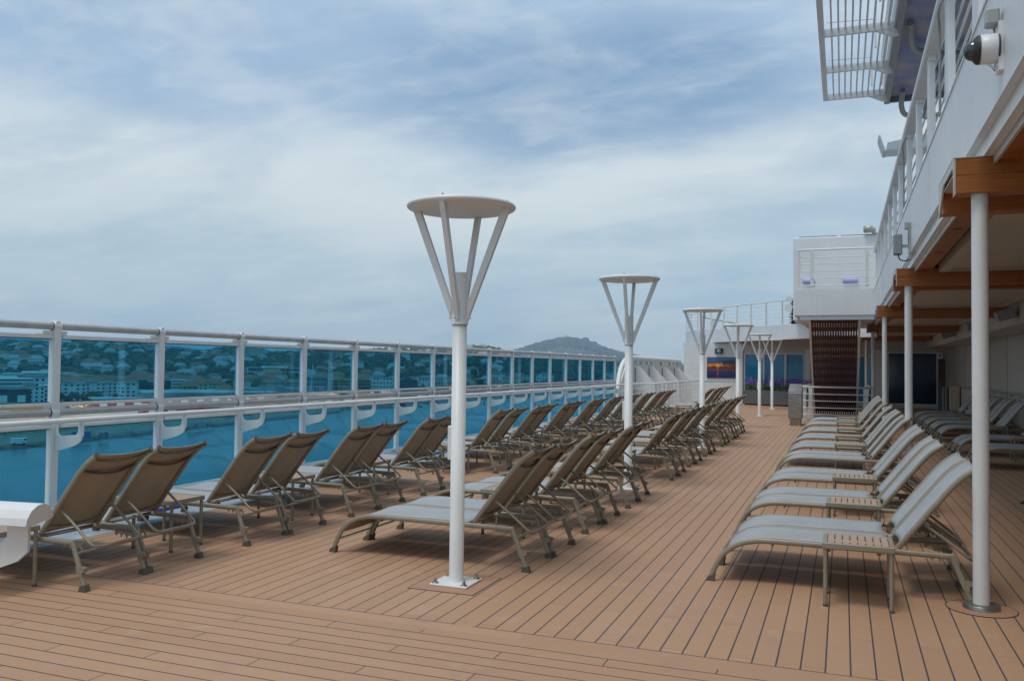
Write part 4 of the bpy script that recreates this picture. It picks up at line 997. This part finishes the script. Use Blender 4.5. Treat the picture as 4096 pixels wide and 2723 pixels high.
# fort walls on the summit: a low stone terrace
ft = empty('hilltop_fort', (0, 0, 0)); tag(ft, 'long low stone fort on the summit of the distant hill', 'fort')
mb = MB()
pf = [(2205, 1360), (2222, 1353), (2236, 1348.5), (2276, 1349.5), (2298, 1352.5), (2316, 1359), (2334, 1360)]
for (xa, ya), (xb_, yb2) in zip(pf, pf[1:]):
    pa, pb = at_dist(xa, 4290), at_dist(xb_, 4290); za, zb2 = CAM.z+elev(xa, ya)*4290, CAM.z+elev(xb_, yb2)*4290
    na = Vector((pa.x, pa.y, 0)).normalized()*40
    mb.hexa([(pa.x, pa.y, za-13), (pb.x, pb.y, zb2-13), (pb.x+na.x, pb.y+na.y, zb2-13), (pa.x+na.x, pa.y+na.y, za-13), (pa.x, pa.y, za+2), (pb.x, pb.y, zb2+2), (pb.x+na.x, pb.y+na.y, zb2+2), (pa.x+na.x, pa.y+na.y, za+2)])
mb.build('rampart', mat('fort_stone', (.27, .23, .19), .9, var=.3, vscale=.02), ft)
# woods: stuff
def blob(mb, c, rx, rz, jitv=.28):
    n = 6; rings = [(0, -.75), (.75, -.45), (1, .1), (.72, .62), (0, .95)]; vs = []; fs = []
    a0 = ru(0, 6)
    for k, (rr2, h) in enumerate(rings):
        if rr2 == 0: vs.append((c.x, c.y, c.z+h*rz)); continue
        for q in range(n):
            a = a0+2*math.pi*q/n+k*.5; s_ = 1+ru(-jitv, jitv); vs.append((c.x+math.cos(a)*rx*rr2*s_, c.y+math.sin(a)*rx*rr2*s_, c.z+h*rz*(1+ru(-.15, .15))))
    for q in range(n):
        fs.append((0, 1+(q+1) % n, 1+q)); fs.append((1+q, 1+(q+1) % n, 7+(q+1) % n, 7+q)); fs.append((7+q, 7+(q+1) % n, 13+(q+1) % n, 13+q)); fs.append((13+q, 13+(q+1) % n, 19))
    mb.add(vs, fs)
FARW = mat('hazed_far_pine', (.018, .032, .032), .95, col2=(.035, .05, .045), vscale=.03)  # pine green shifted to haze blue in the colour itself
WOOD = [mat('pine_wood', (.022, .045, .016), .95, col2=(.045, .075, .022), vscale=.05), mat('olive_wood', (.06, .08, .03), .95, col2=(.035, .055, .02), vscale=.05)]
AZ0, AZ1 = az_of(-300, 1460), az_of(2560, 1460)
clusters = [(ru(AZ1, AZ0), ru(900, R0)) for _ in range(150)]
for kind_, n_t in ((0, 4500), (1, 1600)):
    mb = MB()
    for i in range(n_t):
        a = ru(AZ1, AZ0); r = 760+(R0-760)*(random.random()**.75)
        if kind_ == 0:
            if random.random() < .6:
                ca, cr_ = random.choice(clusters); a = ca+random.gauss(0, .018); r = min(R0+5, cr_+random.gauss(0, 35))
            elif random.random() < .25: r = R0+ru(-8, 8)
        rs = interp(SHA, a)
        if r < rs+40: continue
        s_ = ru(3.0, 6.5)*(1 if r < 1400 else 1.15)
        z = hz(a, r); blob(mb, Vector((-math.sin(a)*r, math.cos(a)*r, z+s_*.8)), s_, s_*ru(.7, 1.05))
    o = mb.build('pine_woodland' if kind_ == 0 else 'scrub_woodland', WOOD[kind_], recalc=False); o['kind'] = 'stuff'
mb = MB()
for i in range(1800):
    x = ru(1990, 2560); r = ru(3600, 4280); a = az_of(x, 1400)
    t_ = 1-(4300-r)/1700
    y = None
    for (p, q), (p2, q2) in zip([(1900, 1425), (2068, 1400), (2138, 1378), (2201, 1361), (2275, 1351), (2335, 1361), (2394, 1382), (2466, 1407), (2541, 1423), (2620, 1440)], [(2068, 1400), (2138, 1378), (2201, 1361), (2275, 1351), (2335, 1361), (2394, 1382), (2466, 1407), (2541, 1423), (2620, 1440), (2700, 1455)]):
        if p <= x <= p2: y = q+(q2-q)*(x-p)/(p2-p)
    if y is None: continue
    top = CAM.z+elev(x, y)*4300; s_ = ru(6, 11)
    blob(mb, Vector((-math.sin(a)*r, math.cos(a)*r, -28+(top+28)*t_**.8+s_*.3)), s_, s_*.7)
for x, r in ((2341, 4260), (2346, 4265), (2337, 4268), (2375, 4280), (2380, 4270), (2201, 4270), (2138, 4280)):
    a = az_of(x, 1400); blob(mb, Vector((-math.sin(a)*r, math.cos(a)*r, CAM.z+elev(x, 1360 if 2300 < x < 2350 else 1366+abs(x-2341)*.25)*4300)), 14, 14)
o = mb.build('far_woodland', FARW, recalc=False); o['kind'] = 'stuff'
# two antenna masts on the summit
for x, lab in ((2259, 'left one of two tiny mast trees on the fort summit'), (2267, 'right one of two tiny mast trees on the fort summit')):
    p = at_dist(x, 4300); z = CAM.z+elev(x, 1350)*4300
    t = empty('summit_tree', (p.x, p.y, z)); tag(t, lab, 'tree', 'trees on the fort summit')
    MB().cyl((0, 0, -6), (0, 0, 8), 1.0, .6, 6).build('trunk', SPKR, t); mb = MB(); blob(mb, Vector((0, 0, 9)), 4.5, 3); mb.build('crown', WOOD[0], t, recalc=False)

# buildings
WALLS = [mat('render_white', (.80, .80, .78), .7, var=.12, vscale=.1), mat('render_cream', (.68, .60, .43), .7, var=.12, vscale=.1), mat('render_ochre', (.46, .31, .15), .7, var=.12, vscale=.1), mat('render_pink', (.46, .35, .29), .7, var=.12, vscale=.1), mat('render_grey', (.34, .36, .37), .7, var=.12, vscale=.1)]
ROOFT = mat('red_roof_tiles', (.36, .14, .08), .8, var=.3, vscale=.3); ROOFF = mat('flat_roof_gravel', (.36, .36, .35), .85, var=.2, vscale=.2)
WINT = mat('town_window', (.03, .04, .05), .3); DKG = mat('dark_green_glass', (.06, .10, .11), .2); REDW = mat('red_cladding', (.36, .06, .035), .6, var=.2, vscale=.2)
def block(name, x, ytop, wpx, r, wall, depth=14, roof='flat', nx=0, nz=0, label='', cat='apartment block', group=None, z0=None, band=False, win=None, hgt=None):
    p = at_dist(x, r); a = math.atan2(-p.x, p.y)
    gz = hz(a, r) if z0 is None else z0
    W = wpx/FPX*r; H = hgt if hgt else max(3, CAM.z+elev(x, ytop)*r-gz)
    t = empty(name, (p.x, p.y, gz)); t.rotation_euler = (0, 0, a+ru(-.2, .2)); tag(t, label, cat, group)
    if roof == 'flat':
        MB().box(-W/2, W/2, 0, depth, -3, H).build('wall', wall, t)
        m_ = MB(); m_.box(-W/2-.3, W/2+.3, -.3, depth+.3, H, H+.5); 
        if W > 14: m_.box(-W/4, W/6, 3, depth-3, H+.5, H+2.2)
        m_.build('roof', ROOFF if not band else wall, t)
    else:
        MB().prism([(-W/2, -3), (W/2, -3), (W/2, H*.74), (-W/2, H*.74)], 'y', 0, depth).build('wall', wall, t)
        o = .6; MB().add([(-W/2-o, -o, H*.74), (W/2+o, -o, H*.74), (W/2+o, depth+o, H*.74), (-W/2-o, depth+o, H*.74), (-W/4, depth/2, H), (W/4, depth/2, H)], [(0, 1, 5, 4), (1, 2, 5), (2, 3, 4, 5), (3, 0, 4), (3, 2, 1, 0)]).build('roof', ROOFT, t)
    HH = H if roof == 'flat' else H*.74
    if band:
        for k in range(nz):
            z = HH*(k+.45)/nz; MB().box(-W/2+.4, W/2-.4, -.06, .2, z, z+HH/nz*.48).build('window_band', win or WINT, t)
            MB().box(-W/2-.2, W/2+.2, -1.3, -.01, z-HH/nz*.10-.2, z-HH/nz*.10+.55).build('balcony', wall, t)
    elif nx:
        ww, wh = W/nx*.46, HH/nz*.48
        for k in range(nz):
            for i in range(nx):
                if random.random() < .08: continue
                cx_ = -W/2+W*(i+.5)/nx; z = HH*(k+.40)/nz
                MB().box(cx_-ww/2, cx_+ww/2, -.06, .15, z, z+wh).build('window', win or WINT, t)
    return t
WH, CR, OC, PK, GY = WALLS
L = [
 ('apartment_block', 40, 1516, 150, 720, WH, 16, 'flat', 0, 5, 'long white apartment block with dark balcony bands at the far left', True),
 ('apartment_block', 150, 1512, 130, 735, WH, 16, 'flat', 7, 4, 'white apartment block with tall narrow windows left of the first pane edge', False),
 ('apartment_block', 128, 1549, 85, 640, WH, 14, 'flat', 5, 4, 'white apartment block with a grid of square dark openings in the left pane', False),
 ('apartment_block', 190, 1543, 50, 650, WH, 14, 'flat', 0, 4, 'white block with curved stacked balconies beside the first railing post', True),
 ('apartment_block', 290, 1536, 95, 655, WH, 14, 'flat', 5, 5, 'white apartment block right of the first railing post', False),
 ('apartment_block', 375, 1533, 85, 665, WH, 14, 'flat', 5, 5, 'white apartment block in the middle of the second pane', False),
 ('apartment_block', 452, 1531, 62, 675, WH, 14, 'flat', 4, 5, 'white apartment block with a narrow dark stair slot', False),
 ('apartment_block', 515, 1532, 55, 660, WH, 14, 'flat', 3, 5, 'pale apartment block left of the glass office', False),
 ('office_building', 580, 1530, 70, 690, DKG, 18, 'flat', 0, 6, 'dark green glass office with thin white floor lines', True),
 ('office_building', 665, 1524, 62, 700, DKG, 18, 'flat', 0, 6, 'dark glass office right of the second railing post', True),
 ('apartment_block', 713, 1521, 46, 690, WH, 14, 'flat', 0, 6, 'white office block with blue window bands beside the ochre house', True),
 ('town_house', 762, 1524, 54, 660, OC, 14, 'hip', 3, 4, 'ochre house with brown hipped roof', False),
 ('town_house', 805, 1514, 50, 690, CR, 14, 'hip', 3, 5, 'cream gabled house behind the ochre house', False),
 ('apartment_block', 860, 1513, 70, 720, CR, 14, 'hip', 5, 5, 'cream apartment house with red roof and rows of windows', False),
 ('town_house', 895, 1538, 60, 610, CR, 16, 'hip', 4, 3, 'yellowish villa with orange hipped roof in front of the town', False),
 ('long_white_hall', 170, 1494, 230, 900, WH, 20, 'flat', 0, 1, 'long low white hall behind the apartment blocks', True),
 ('orange_hall', 200, 1502, 300, 860, OC, 20, 'flat', 0, 0, 'long low orange brown hall between white halls and apartments', False),
 ('apartment_block', 145, 1453, 80, 1130, WH, 16, 'flat', 6, 4, 'pale white block standing on the lower hillside at left', False),
 ('tower_block', 1012, 1396, 72, 1380, CR, 16, 'flat', 8, 9, 'large cream tower block on the ridge', False),
 ('tower_block', 975, 1411, 40, 1350, CR, 16, 'flat', 4, 8, 'lower stepped wing in front of the ridge tower block', False),
 ('apartment_block', 905, 1420, 52, 1290, WH, 14, 'flat', 6, 4, 'white hillside apartment terrace left of the ridge tower', False),
 ('long_white_building', 1115, 1471, 230, 1080, WH, 18, 'flat', 0, 2, 'very long white institutional building halfway up the slope', True),
 ('town_house', 1090, 1475, 60, 1010, CR, 14, 'flat', 0, 0, 'yellowish gable fronted house below the long white building', False),
 ('casino_building', 1135, 1528, 92, 680, GY, 22, 'flat', 0, 0, 'blue grey waterfront casino hall with small dark lettering', False),
 ('warehouse', 1090, 1556, 220, 590, GY, 20, 'flat', 0, 0, 'low grey wave roofed hall in front of the casino', False),
 ('apartment_block', 1275, 1511, 90, 760, GY, 14, 'flat', 7, 4, 'grey apartment row with white window surrounds', False),
 ('apartment_block', 1345, 1519, 75, 740, GY, 14, 'flat', 5, 3, 'low grey apartment block left of the brown office', False),
 ('town_house', 1285, 1486, 62, 900, CR, 14, 'hip', 5, 2, 'cream villa with wide orange tiled roof', False),
 ('office_building', 1365, 1521, 70, 720, OC, 16, 'flat', 0, 5, 'brown office building with white floor lines at the waterfront', True),
 ('office_building', 1450, 1520, 66, 730, OC, 16, 'flat', 0, 5, 'brown banded office building right of the fourth post', True),
 ('apartment_block', 1525, 1510, 90, 760, WH, 16, 'flat', 7, 5, 'pale apartment block with balconies in the fifth pane', False),
 ('office_building', 1635, 1520, 70, 760, DKG, 16, 'flat', 0, 5, 'dark office building behind the reflections', True),
 ('apartment_block', 1700, 1512, 50, 800, WH, 14, 'flat', 4, 4, 'small white block left of the tall lamp post', False),
 ('town_hall', 1775, 1525, 70, 820, CR, 14, 'flat', 6, 2, 'low cream building left of the nearest lamp post', False),
 ('apartment_block', 1985, 1492, 70, 950, WH, 14, 'flat', 6, 5, 'white block right of the nearest lamp post', False),
 ('apartment_block', 2080, 1500, 80, 980, CR, 14, 'flat', 6, 4, 'cream blocks near the far end of the windbreak', False),
 ('apartment_block', 2180, 1497, 70, 1000, WH, 14, 'flat', 6, 4, 'white blocks near the far end of the windbreak', False),
 ('apartment_block', 2450, 1490, 42, 1100, CR, 14, 'flat', 4, 6, 'cream tower seen in the gap right of the windbreak', False),
 ('apartment_block', 2480, 1500, 40, 1060, PK, 14, 'flat', 4, 5, 'pinkish block seen in the gap right of the windbreak', False),
 ('apartment_block', 2440, 1520, 70, 980, CR, 14, 'flat', 5, 3, 'lower cream building at the foot of the gap by the windbreak end', False),
]
for (nm, x, yt_, wp, r, wm, dp, rf, nx, nz, lab, bd) in L:
    t = block(nm, x, yt_, wp, r, wm, dp, rf, nx, nz, lab, nm.replace('_', ' '), None, None, bd)
    if nm == 'casino_building':
        for k, (txt, zf) in enumerate((('JOA', .62), ('CASINO', .36))):
            cu = bpy.data.curves.new('lettering', 'FONT'); cu.body = txt; cu.size = 4.2; cu.extrude = .05; cu.align_x = 'CENTER'
            tmp = bpy.data.objects.new('tmp', cu); COL.objects.link(tmp); bpy.context.view_layer.update()
            me = bpy.data.meshes.new_from_object(tmp.evaluated_get(bpy.context.evaluated_depsgraph_get())); bpy.data.objects.remove(tmp); me.materials.clear(); me.materials.append(WINT)
            o = bpy.data.objects.new('lettering', me); COL.objects.link(o); o.parent = t; o.location = (2.5, -.1, 20*zf-1); o.rotation_euler = (R(90), 0, 0)
# low waterfront sheds and car park, seen between the panes
def shed(nm, x, y, wpx, h, m_w, m_r, dep, lab, cat='shed'):
    p = on_plane(x, y, -26.4); r = math.hypot(p.x, p.y); a = math.atan2(-p.x, p.y); W = wpx/FPX*r
    t = empty(nm, (p.x, p.y, -26.4), a+.12); tag(t, lab, cat)
    MB().box(-W/2, W/2, 0, dep, -.5, h).build('wall', m_w, t); MB().box(-W/2-.8, W/2+.8, -.8, dep+.8, h, h+.7).build('roof', m_r, t)
    for k in range(int(W/9)): MB().box(-W/2+3+k*9, -W/2+7+k*9, -.08, .1, h*.4, h*.75).build('window', WALLS[0], t)
    return t
SHR = mat('shed_roof_pale', (.50, .46, .42), .7, var=.3, vscale=.1); SHD = mat('dark_shed_roof', (.08, .085, .085), .6, var=.3, vscale=.1); SHO = mat('ochre_shed', (.50, .36, .12), .7, var=.1, vscale=.1)
shed('red_shed', 520, 1640, 240, 6, REDW, SHR, 30, 'long red waterfront shed with small white openings')
shed('red_shed', 760, 1668, 330, 5, REDW, SHR, 30, 'lower red shed with broad pale roof')
shed('pale_warehouse', 850, 1632, 480, 9, SHR, SHR, 60, 'very wide warehouse with pale rust streaked roof')
shed('ochre_hall', 60, 1672, 260, 5.0, SHO, SHO, 40, 'ochre hall just under the upper left pane')
shed('dark_roof_hall', 10, 1640, 170, 11, SHD, SHD, 40, 'large dark roofed hall at the left edge')
shed('pale_hall', 1180, 1625, 330, 7, SHR, SHR, 40, 'pale low hall behind the ship masts')
shed('pink_building', 2160, 1560, 80, 8, WALLS[3], SHR, 20, 'low pinkish terminal building at the harbour edge')
shed('cream_warehouse', 2290, 1556, 90, 7, WALLS[1], SHR, 20, 'cream warehouse near the windbreak end')
# hillside houses
hp = []
for i in range(270):
    x = ru(-60, 2050); a = az_of(x, 1450); r = 900+(R0-940)*random.random()**.8
    if any(abs(x-q)*r/FPX < 13 and abs(r-s_) < 26 for q, s_ in hp): continue
    hp.append((x, r)); wall = random.choice([WH, CR, WH, PK, WH]); hh = ru(10, 14)
    p = at_dist(x, r); gz = hz(a, r)
    t = empty('hillside_house', (p.x, p.y, gz)); t.rotation_euler = (0, 0, a+ru(-.5, .5)); tag(t, 'small pale house with tiled roof among trees on the far hillside', 'house', 'houses on the far hillside')
    W = ru(10, 19); d_ = ru(8, 11)
    MB().box(-W/2, W/2, 0, d_, -3, hh*.7).build('wall', wall, t)
    MB().add([(-W/2-.5, -.5, hh*.7), (W/2+.5, -.5, hh*.7), (W/2+.5, d_+.5, hh*.7), (-W/2-.5, d_+.5, hh*.7), (-W/4, d_/2, hh), (W/4, d_/2, hh)], [(0, 1, 5, 4), (1, 2, 5), (2, 3, 4, 5), (3, 0, 4), (3, 2, 1, 0)]).build('roof', ROOFT if random.random() < .55 else ROOFF, t)
for i in range(95):
    x = ru(230, 2080); a = az_of(x, 1450); r = ru(760, 960)
    if r < interp(SHA, a)+60: continue
    wall = random.choice([CR, PK, OC, WH, CR]); hh = ru(10, 16); p = at_dist(x, r); gz = hz(a, r)
    t = empty('old_town_house', (p.x, p.y, gz)); t.rotation_euler = (0, 0, a+ru(-.3, .3)); tag(t, 'old town house with red tiled roof in the crowded quarter behind the waterfront', 'house', 'old town houses behind the waterfront')
    W = ru(11, 24); d_ = ru(10, 14)
    MB().box(-W/2, W/2, 0, d_, -1, hh*.78).build('wall', wall, t)
    MB().add([(-W/2-.4, -.4, hh*.78), (W/2+.4, -.4, hh*.78), (W/2+.4, d_+.4, hh*.78), (-W/2-.4, d_+.4, hh*.78), (-W/3, d_/2, hh), (W/3, d_/2, hh)], [(0, 1, 5, 4), (1, 2, 5), (2, 3, 4, 5), (3, 0, 4), (3, 2, 1, 0)]).build('roof', ROOFT, t)
# waterfront trees
for i in range(46):
    x = ru(220, 1560) if i < 36 else ru(1560, 2100); a = az_of(x, 1450); r = ru(590, 650) if x < 1380 else ru(720, 800)
    r = max(r, interp(SHA, a)+40)
    p = at_dist(x, r); s_ = ru(2.6, 4.6); t = empty('waterfront_tree', (p.x, p.y, -26.4)); tag(t, 'rounded dark green tree standing along the waterfront road', 'tree', 'trees along the waterfront road')
    MB().cyl((0, 0, -.3), (0, 0, s_*1.0), .35, .22, 6).build('trunk', SPKR, t); mb = MB()
    for k in range(5): blob(mb, Vector((ru(-1, 1)*s_*.4, ru(-1, 1)*s_*.4, s_*(1.0+ru(0, .8)))), s_*.62, s_*.55)
    mb.build('crown', WOOD[0], t, recalc=False)
# masts of moored ships
MAST = mat('ochre_mast', (.50, .38, .14), .5); MASTW = mat('white_mast', (.65, .67, .68), .4)
for i, (x, top, m_) in enumerate(((1064, 1442, MAST), (1104, 1447, MAST), (1145, 1455, MAST), (1358, 1482, MAST), (1302, 1562, MAST), (1315, 1440, MASTW), (1226, 1460, MASTW), (1240, 1458, MASTW))):
    r = 540; p = at_dist(x, r); h = (CAM.z+elev(x, top)*r)+26.4
    t = empty('ship_mast', (p.x, p.y, -26.4), az_of(x, 1450)); tag(t, f'slender {"ochre" if m_ is MAST else "white"} ship mast, {ORD[i]} of the masts by build order' if False else
        ['tall ochre mast leftmost of three beside the casino hall', 'tall ochre mast middle of three beside the casino hall', 'tall ochre mast rightmost of three beside the casino hall', 'ochre mast in front of the brown office',
         'short ochre mast between the white masts', 'thin white mast right of the crossed pylons', 'left leaning leg of the slim white pylon', 'right leaning leg of the slim white pylon'][i], 'mast', 'masts and pylons at the waterfront')
    lean = {6: .035, 7: -.03}.get(i, 0)
    MB().cyl((0, 0, 0), (-lean*h*2.2, 0, h), .42, .22, 8).build('pole', m_, t)
    MB().box(-2.0-lean*h*1.7, 2.0-lean*h*1.7, -.1, .1, h*.82, h*.82+.35).build('crosstree', m_, t)
# quay details
def pl(x, y, z=-26.4): return on_plane(x, y, z)
bwk = MB(); 
def quad_strip(mb, A, B, w, z0, z1):
    A = Vector((A.x, A.y, 0)); B = Vector((B.x, B.y, 0)); n = Vector((-(B-A).y, (B-A).x, 0)).normalized()*w
    mb.hexa([(A.x-n.x, A.y-n.y, z0), (B.x-n.x, B.y-n.y, z0), (B.x+n.x, B.y+n.y, z0), (A.x+n.x, A.y+n.y, z0), (A.x-n.x*.7, A.y-n.y*.7, z1), (B.x-n.x*.7, B.y-n.y*.7, z1), (B.x+n.x*.7, B.y+n.y*.7, z1), (A.x+n.x*.7, A.y+n.y*.7, z1)])
for A, B in (((1395, 1637), (1560, 1630)), ((1560, 1630), (1684, 1628))): quad_strip(bwk, pl(*A, SEA_Z), pl(*B, SEA_Z), 3.2, -28.6, -26.6)
tag(bwk.build('breakwater', GMATS[0]), 'narrow stone breakwater lying in the harbour', 'breakwater')
bwk = MB(); 
for A, B in (((1670, 1606), (1707, 1615)),): quad_strip(bwk, pl(*A, SEA_Z), pl(*B, SEA_Z), 3.0, -28.6, -26.6)
tag(bwk.build('breakwater', GMATS[0]), 'short stone mole behind the longer breakwater', 'breakwater')
bc = mat('blue_container', (.03, .10, .30), .5); rc = mat('red_container', (.42, .03, .04), .5)
def boxy(nm, x, y, L_, H_, D_, m_, lab, cat, z=-26.5):
    p = pl(x, y, z); a = math.atan2(-p.x, p.y); t = empty(nm, (p.x, p.y, z), a+.1); tag(t, lab, cat)
    MB().bev(-L_/2, L_/2, 0, D_, 0, H_, .05).build('body', m_, t); return t
boxy('container', 326, 1754, 6.2, 2.6, 2.4, bc, 'blue container on the quay left of the rubble heap', 'container')
boxy('container', 1612, 1624, 5, 2.6, 2.4, rc, 'red container on the breakwater', 'container', -26.6)
boxy('container', 1594, 1624, 2.5, 2.2, 2.4, rc, 'narrow red box beside the red container', 'container', -26.6)
v = boxy('van', 76, 1774, 4.6, 1.9, 2, WHITE, 'white van parked on the gravel quay at left', 'van')
MB().box(1.5, 2.2, -.03, .3, 1.1, 1.65).build('side_window', WINT, v)
for q in (-1.4, 1.4): MB().cyl((q, -.05, .0), (q, .25, .0), .38, seg=12).build('wheel', DARK, v)
rb = MB()
for i in range(40):
    p = pl(415+ru(-14, 14), 1749, -26.5); blob(rb, Vector((p.x, p.y, -26.5+ru(0, 1.6))), ru(.4, 1.0), ru(.4, .8))
tag(rb.build('rubble_heap', GMATS[0], recalc=False), 'dark heap of rubble on the gravel quay', 'rubble heap', kind='stuff')
# chain fence along the quay
qf = empty('quay_fence', (0, 0, -26.4)); tag(qf, 'long dark wire fence along the grass strip of the quay', 'fence')
m_ = MB(); pts = [pl(x, 1775-x*.108-29) for x in range(-100, 1280, 60)]
for a_, b__ in zip(pts, pts[1:]):
    for z in (.9, 2.2): m_.tube([(a_.x, a_.y, z), (b__.x, b__.y, z)], .07, seg=4)
m_.build('fence_wire', SPKR, qf)
for p in pts: MB().box(p.x-.12, p.x+.12, p.y-.12, p.y+.12, 0, 2.4).build('fence_post', SPKR, qf)
# crowd of waiting visitors, too small to tell apart
cols = [(.03, .03, .05), (.30, .05, .05), (.05, .08, .25), (.35, .35, .33)]; cm = [mat('coat', c, .8) for c in cols]; cw = MB()
for i in range(75):
    x = ru(752, 850); p = pl(x, 1717-(x-750)*.10-ru(0, 7), -26.5); z = -26.5; k = random.randrange(4); mi_ = k
    cw.tube([(p.x, p.y, z), (p.x, p.y, z+.8), (p.x, p.y, z+1.35), (p.x, p.y, z+1.48), (p.x, p.y, z+1.6), (p.x, p.y, z+1.78)], 1, 1, 6, mi=mi_, radii=[.14, .2, .26, .08, .13, .05])
o = cw.build('crowd', cm, recalc=False); tag(o, 'dense crowd of people waiting on the far quay', 'crowd', kind='stuff')
# cars in the car park
CARM = [mat('car_paint', c, .3) for c in ((.5, .5, .52), (.05, .05, .06), (.5, .06, .05), (.08, .15, .3), (.75, .5, .03))]
def make_car(i, p, a):
    t = empty('parked_car', (p.x, p.y, -26.35), a); tag(t, 'tiny car in the waterfront car park between the panes' if i else 'tiny car in the waterfront car park between the panes', 'car', 'cars in the waterfront car park')
    MB().prism([(-2.1, .3), (2.1, .3), (2.15, .75), (1.3, .85), (.8, 1.4), (-1.1, 1.42), (-1.9, .95), (-2.15, .85)], 'y', -.85, .85).build('body', CARM[i % 5], t)
for i in range(60):
    x = ru(240, 400) if i < 30 else ru(560, 1000); p = pl(x, ru(1618, 1636) if i < 30 else ru(1648, 1664)); make_car(i, p, ru(0, 3))
# buoys
for x, y, h, lab in ((1937, 1617, 2.6, 'dark pillar buoy floating in the harbour'), (1967, 1619, 1.4, 'round dark buoy right of the pillar buoy')):
    p = pl(x, y, SEA_Z); t = empty('buoy', (p.x, p.y, SEA_Z)); tag(t, lab, 'buoy')
    MB().lathe([(0, -.6), (1.1, -.4), (1.2, .3), (.5, .6), (.35, h), (0, h+.2)], 14).build('float', DARK, t)
    MB().cyl((0, 0, h), (0, 0, h+1.0), .2, .25, 8).build('top_mark', DARK, t)

# ================================================================== HAZE
hm = bpy.data.materials.new('haze'); hm.use_nodes = True; t = hm.node_tree; t.nodes.clear()
pv = N(t, 'ShaderNodeVolumePrincipled'); pv.inputs['Color'].default_value = (.62, .82, 1.0, 1); pv.inputs['Density'].default_value = .00017; pv.inputs['Anisotropy'].default_value = .2
oo = N(t, 'ShaderNodeOutputMaterial'); t.links.new(pv.outputs[0], oo.inputs['Volume'])
hz_ = MB().box(-5900, 5900, -2900, 6900, -31, 330).build('haze', hm); hz_['kind'] = 'stuff'
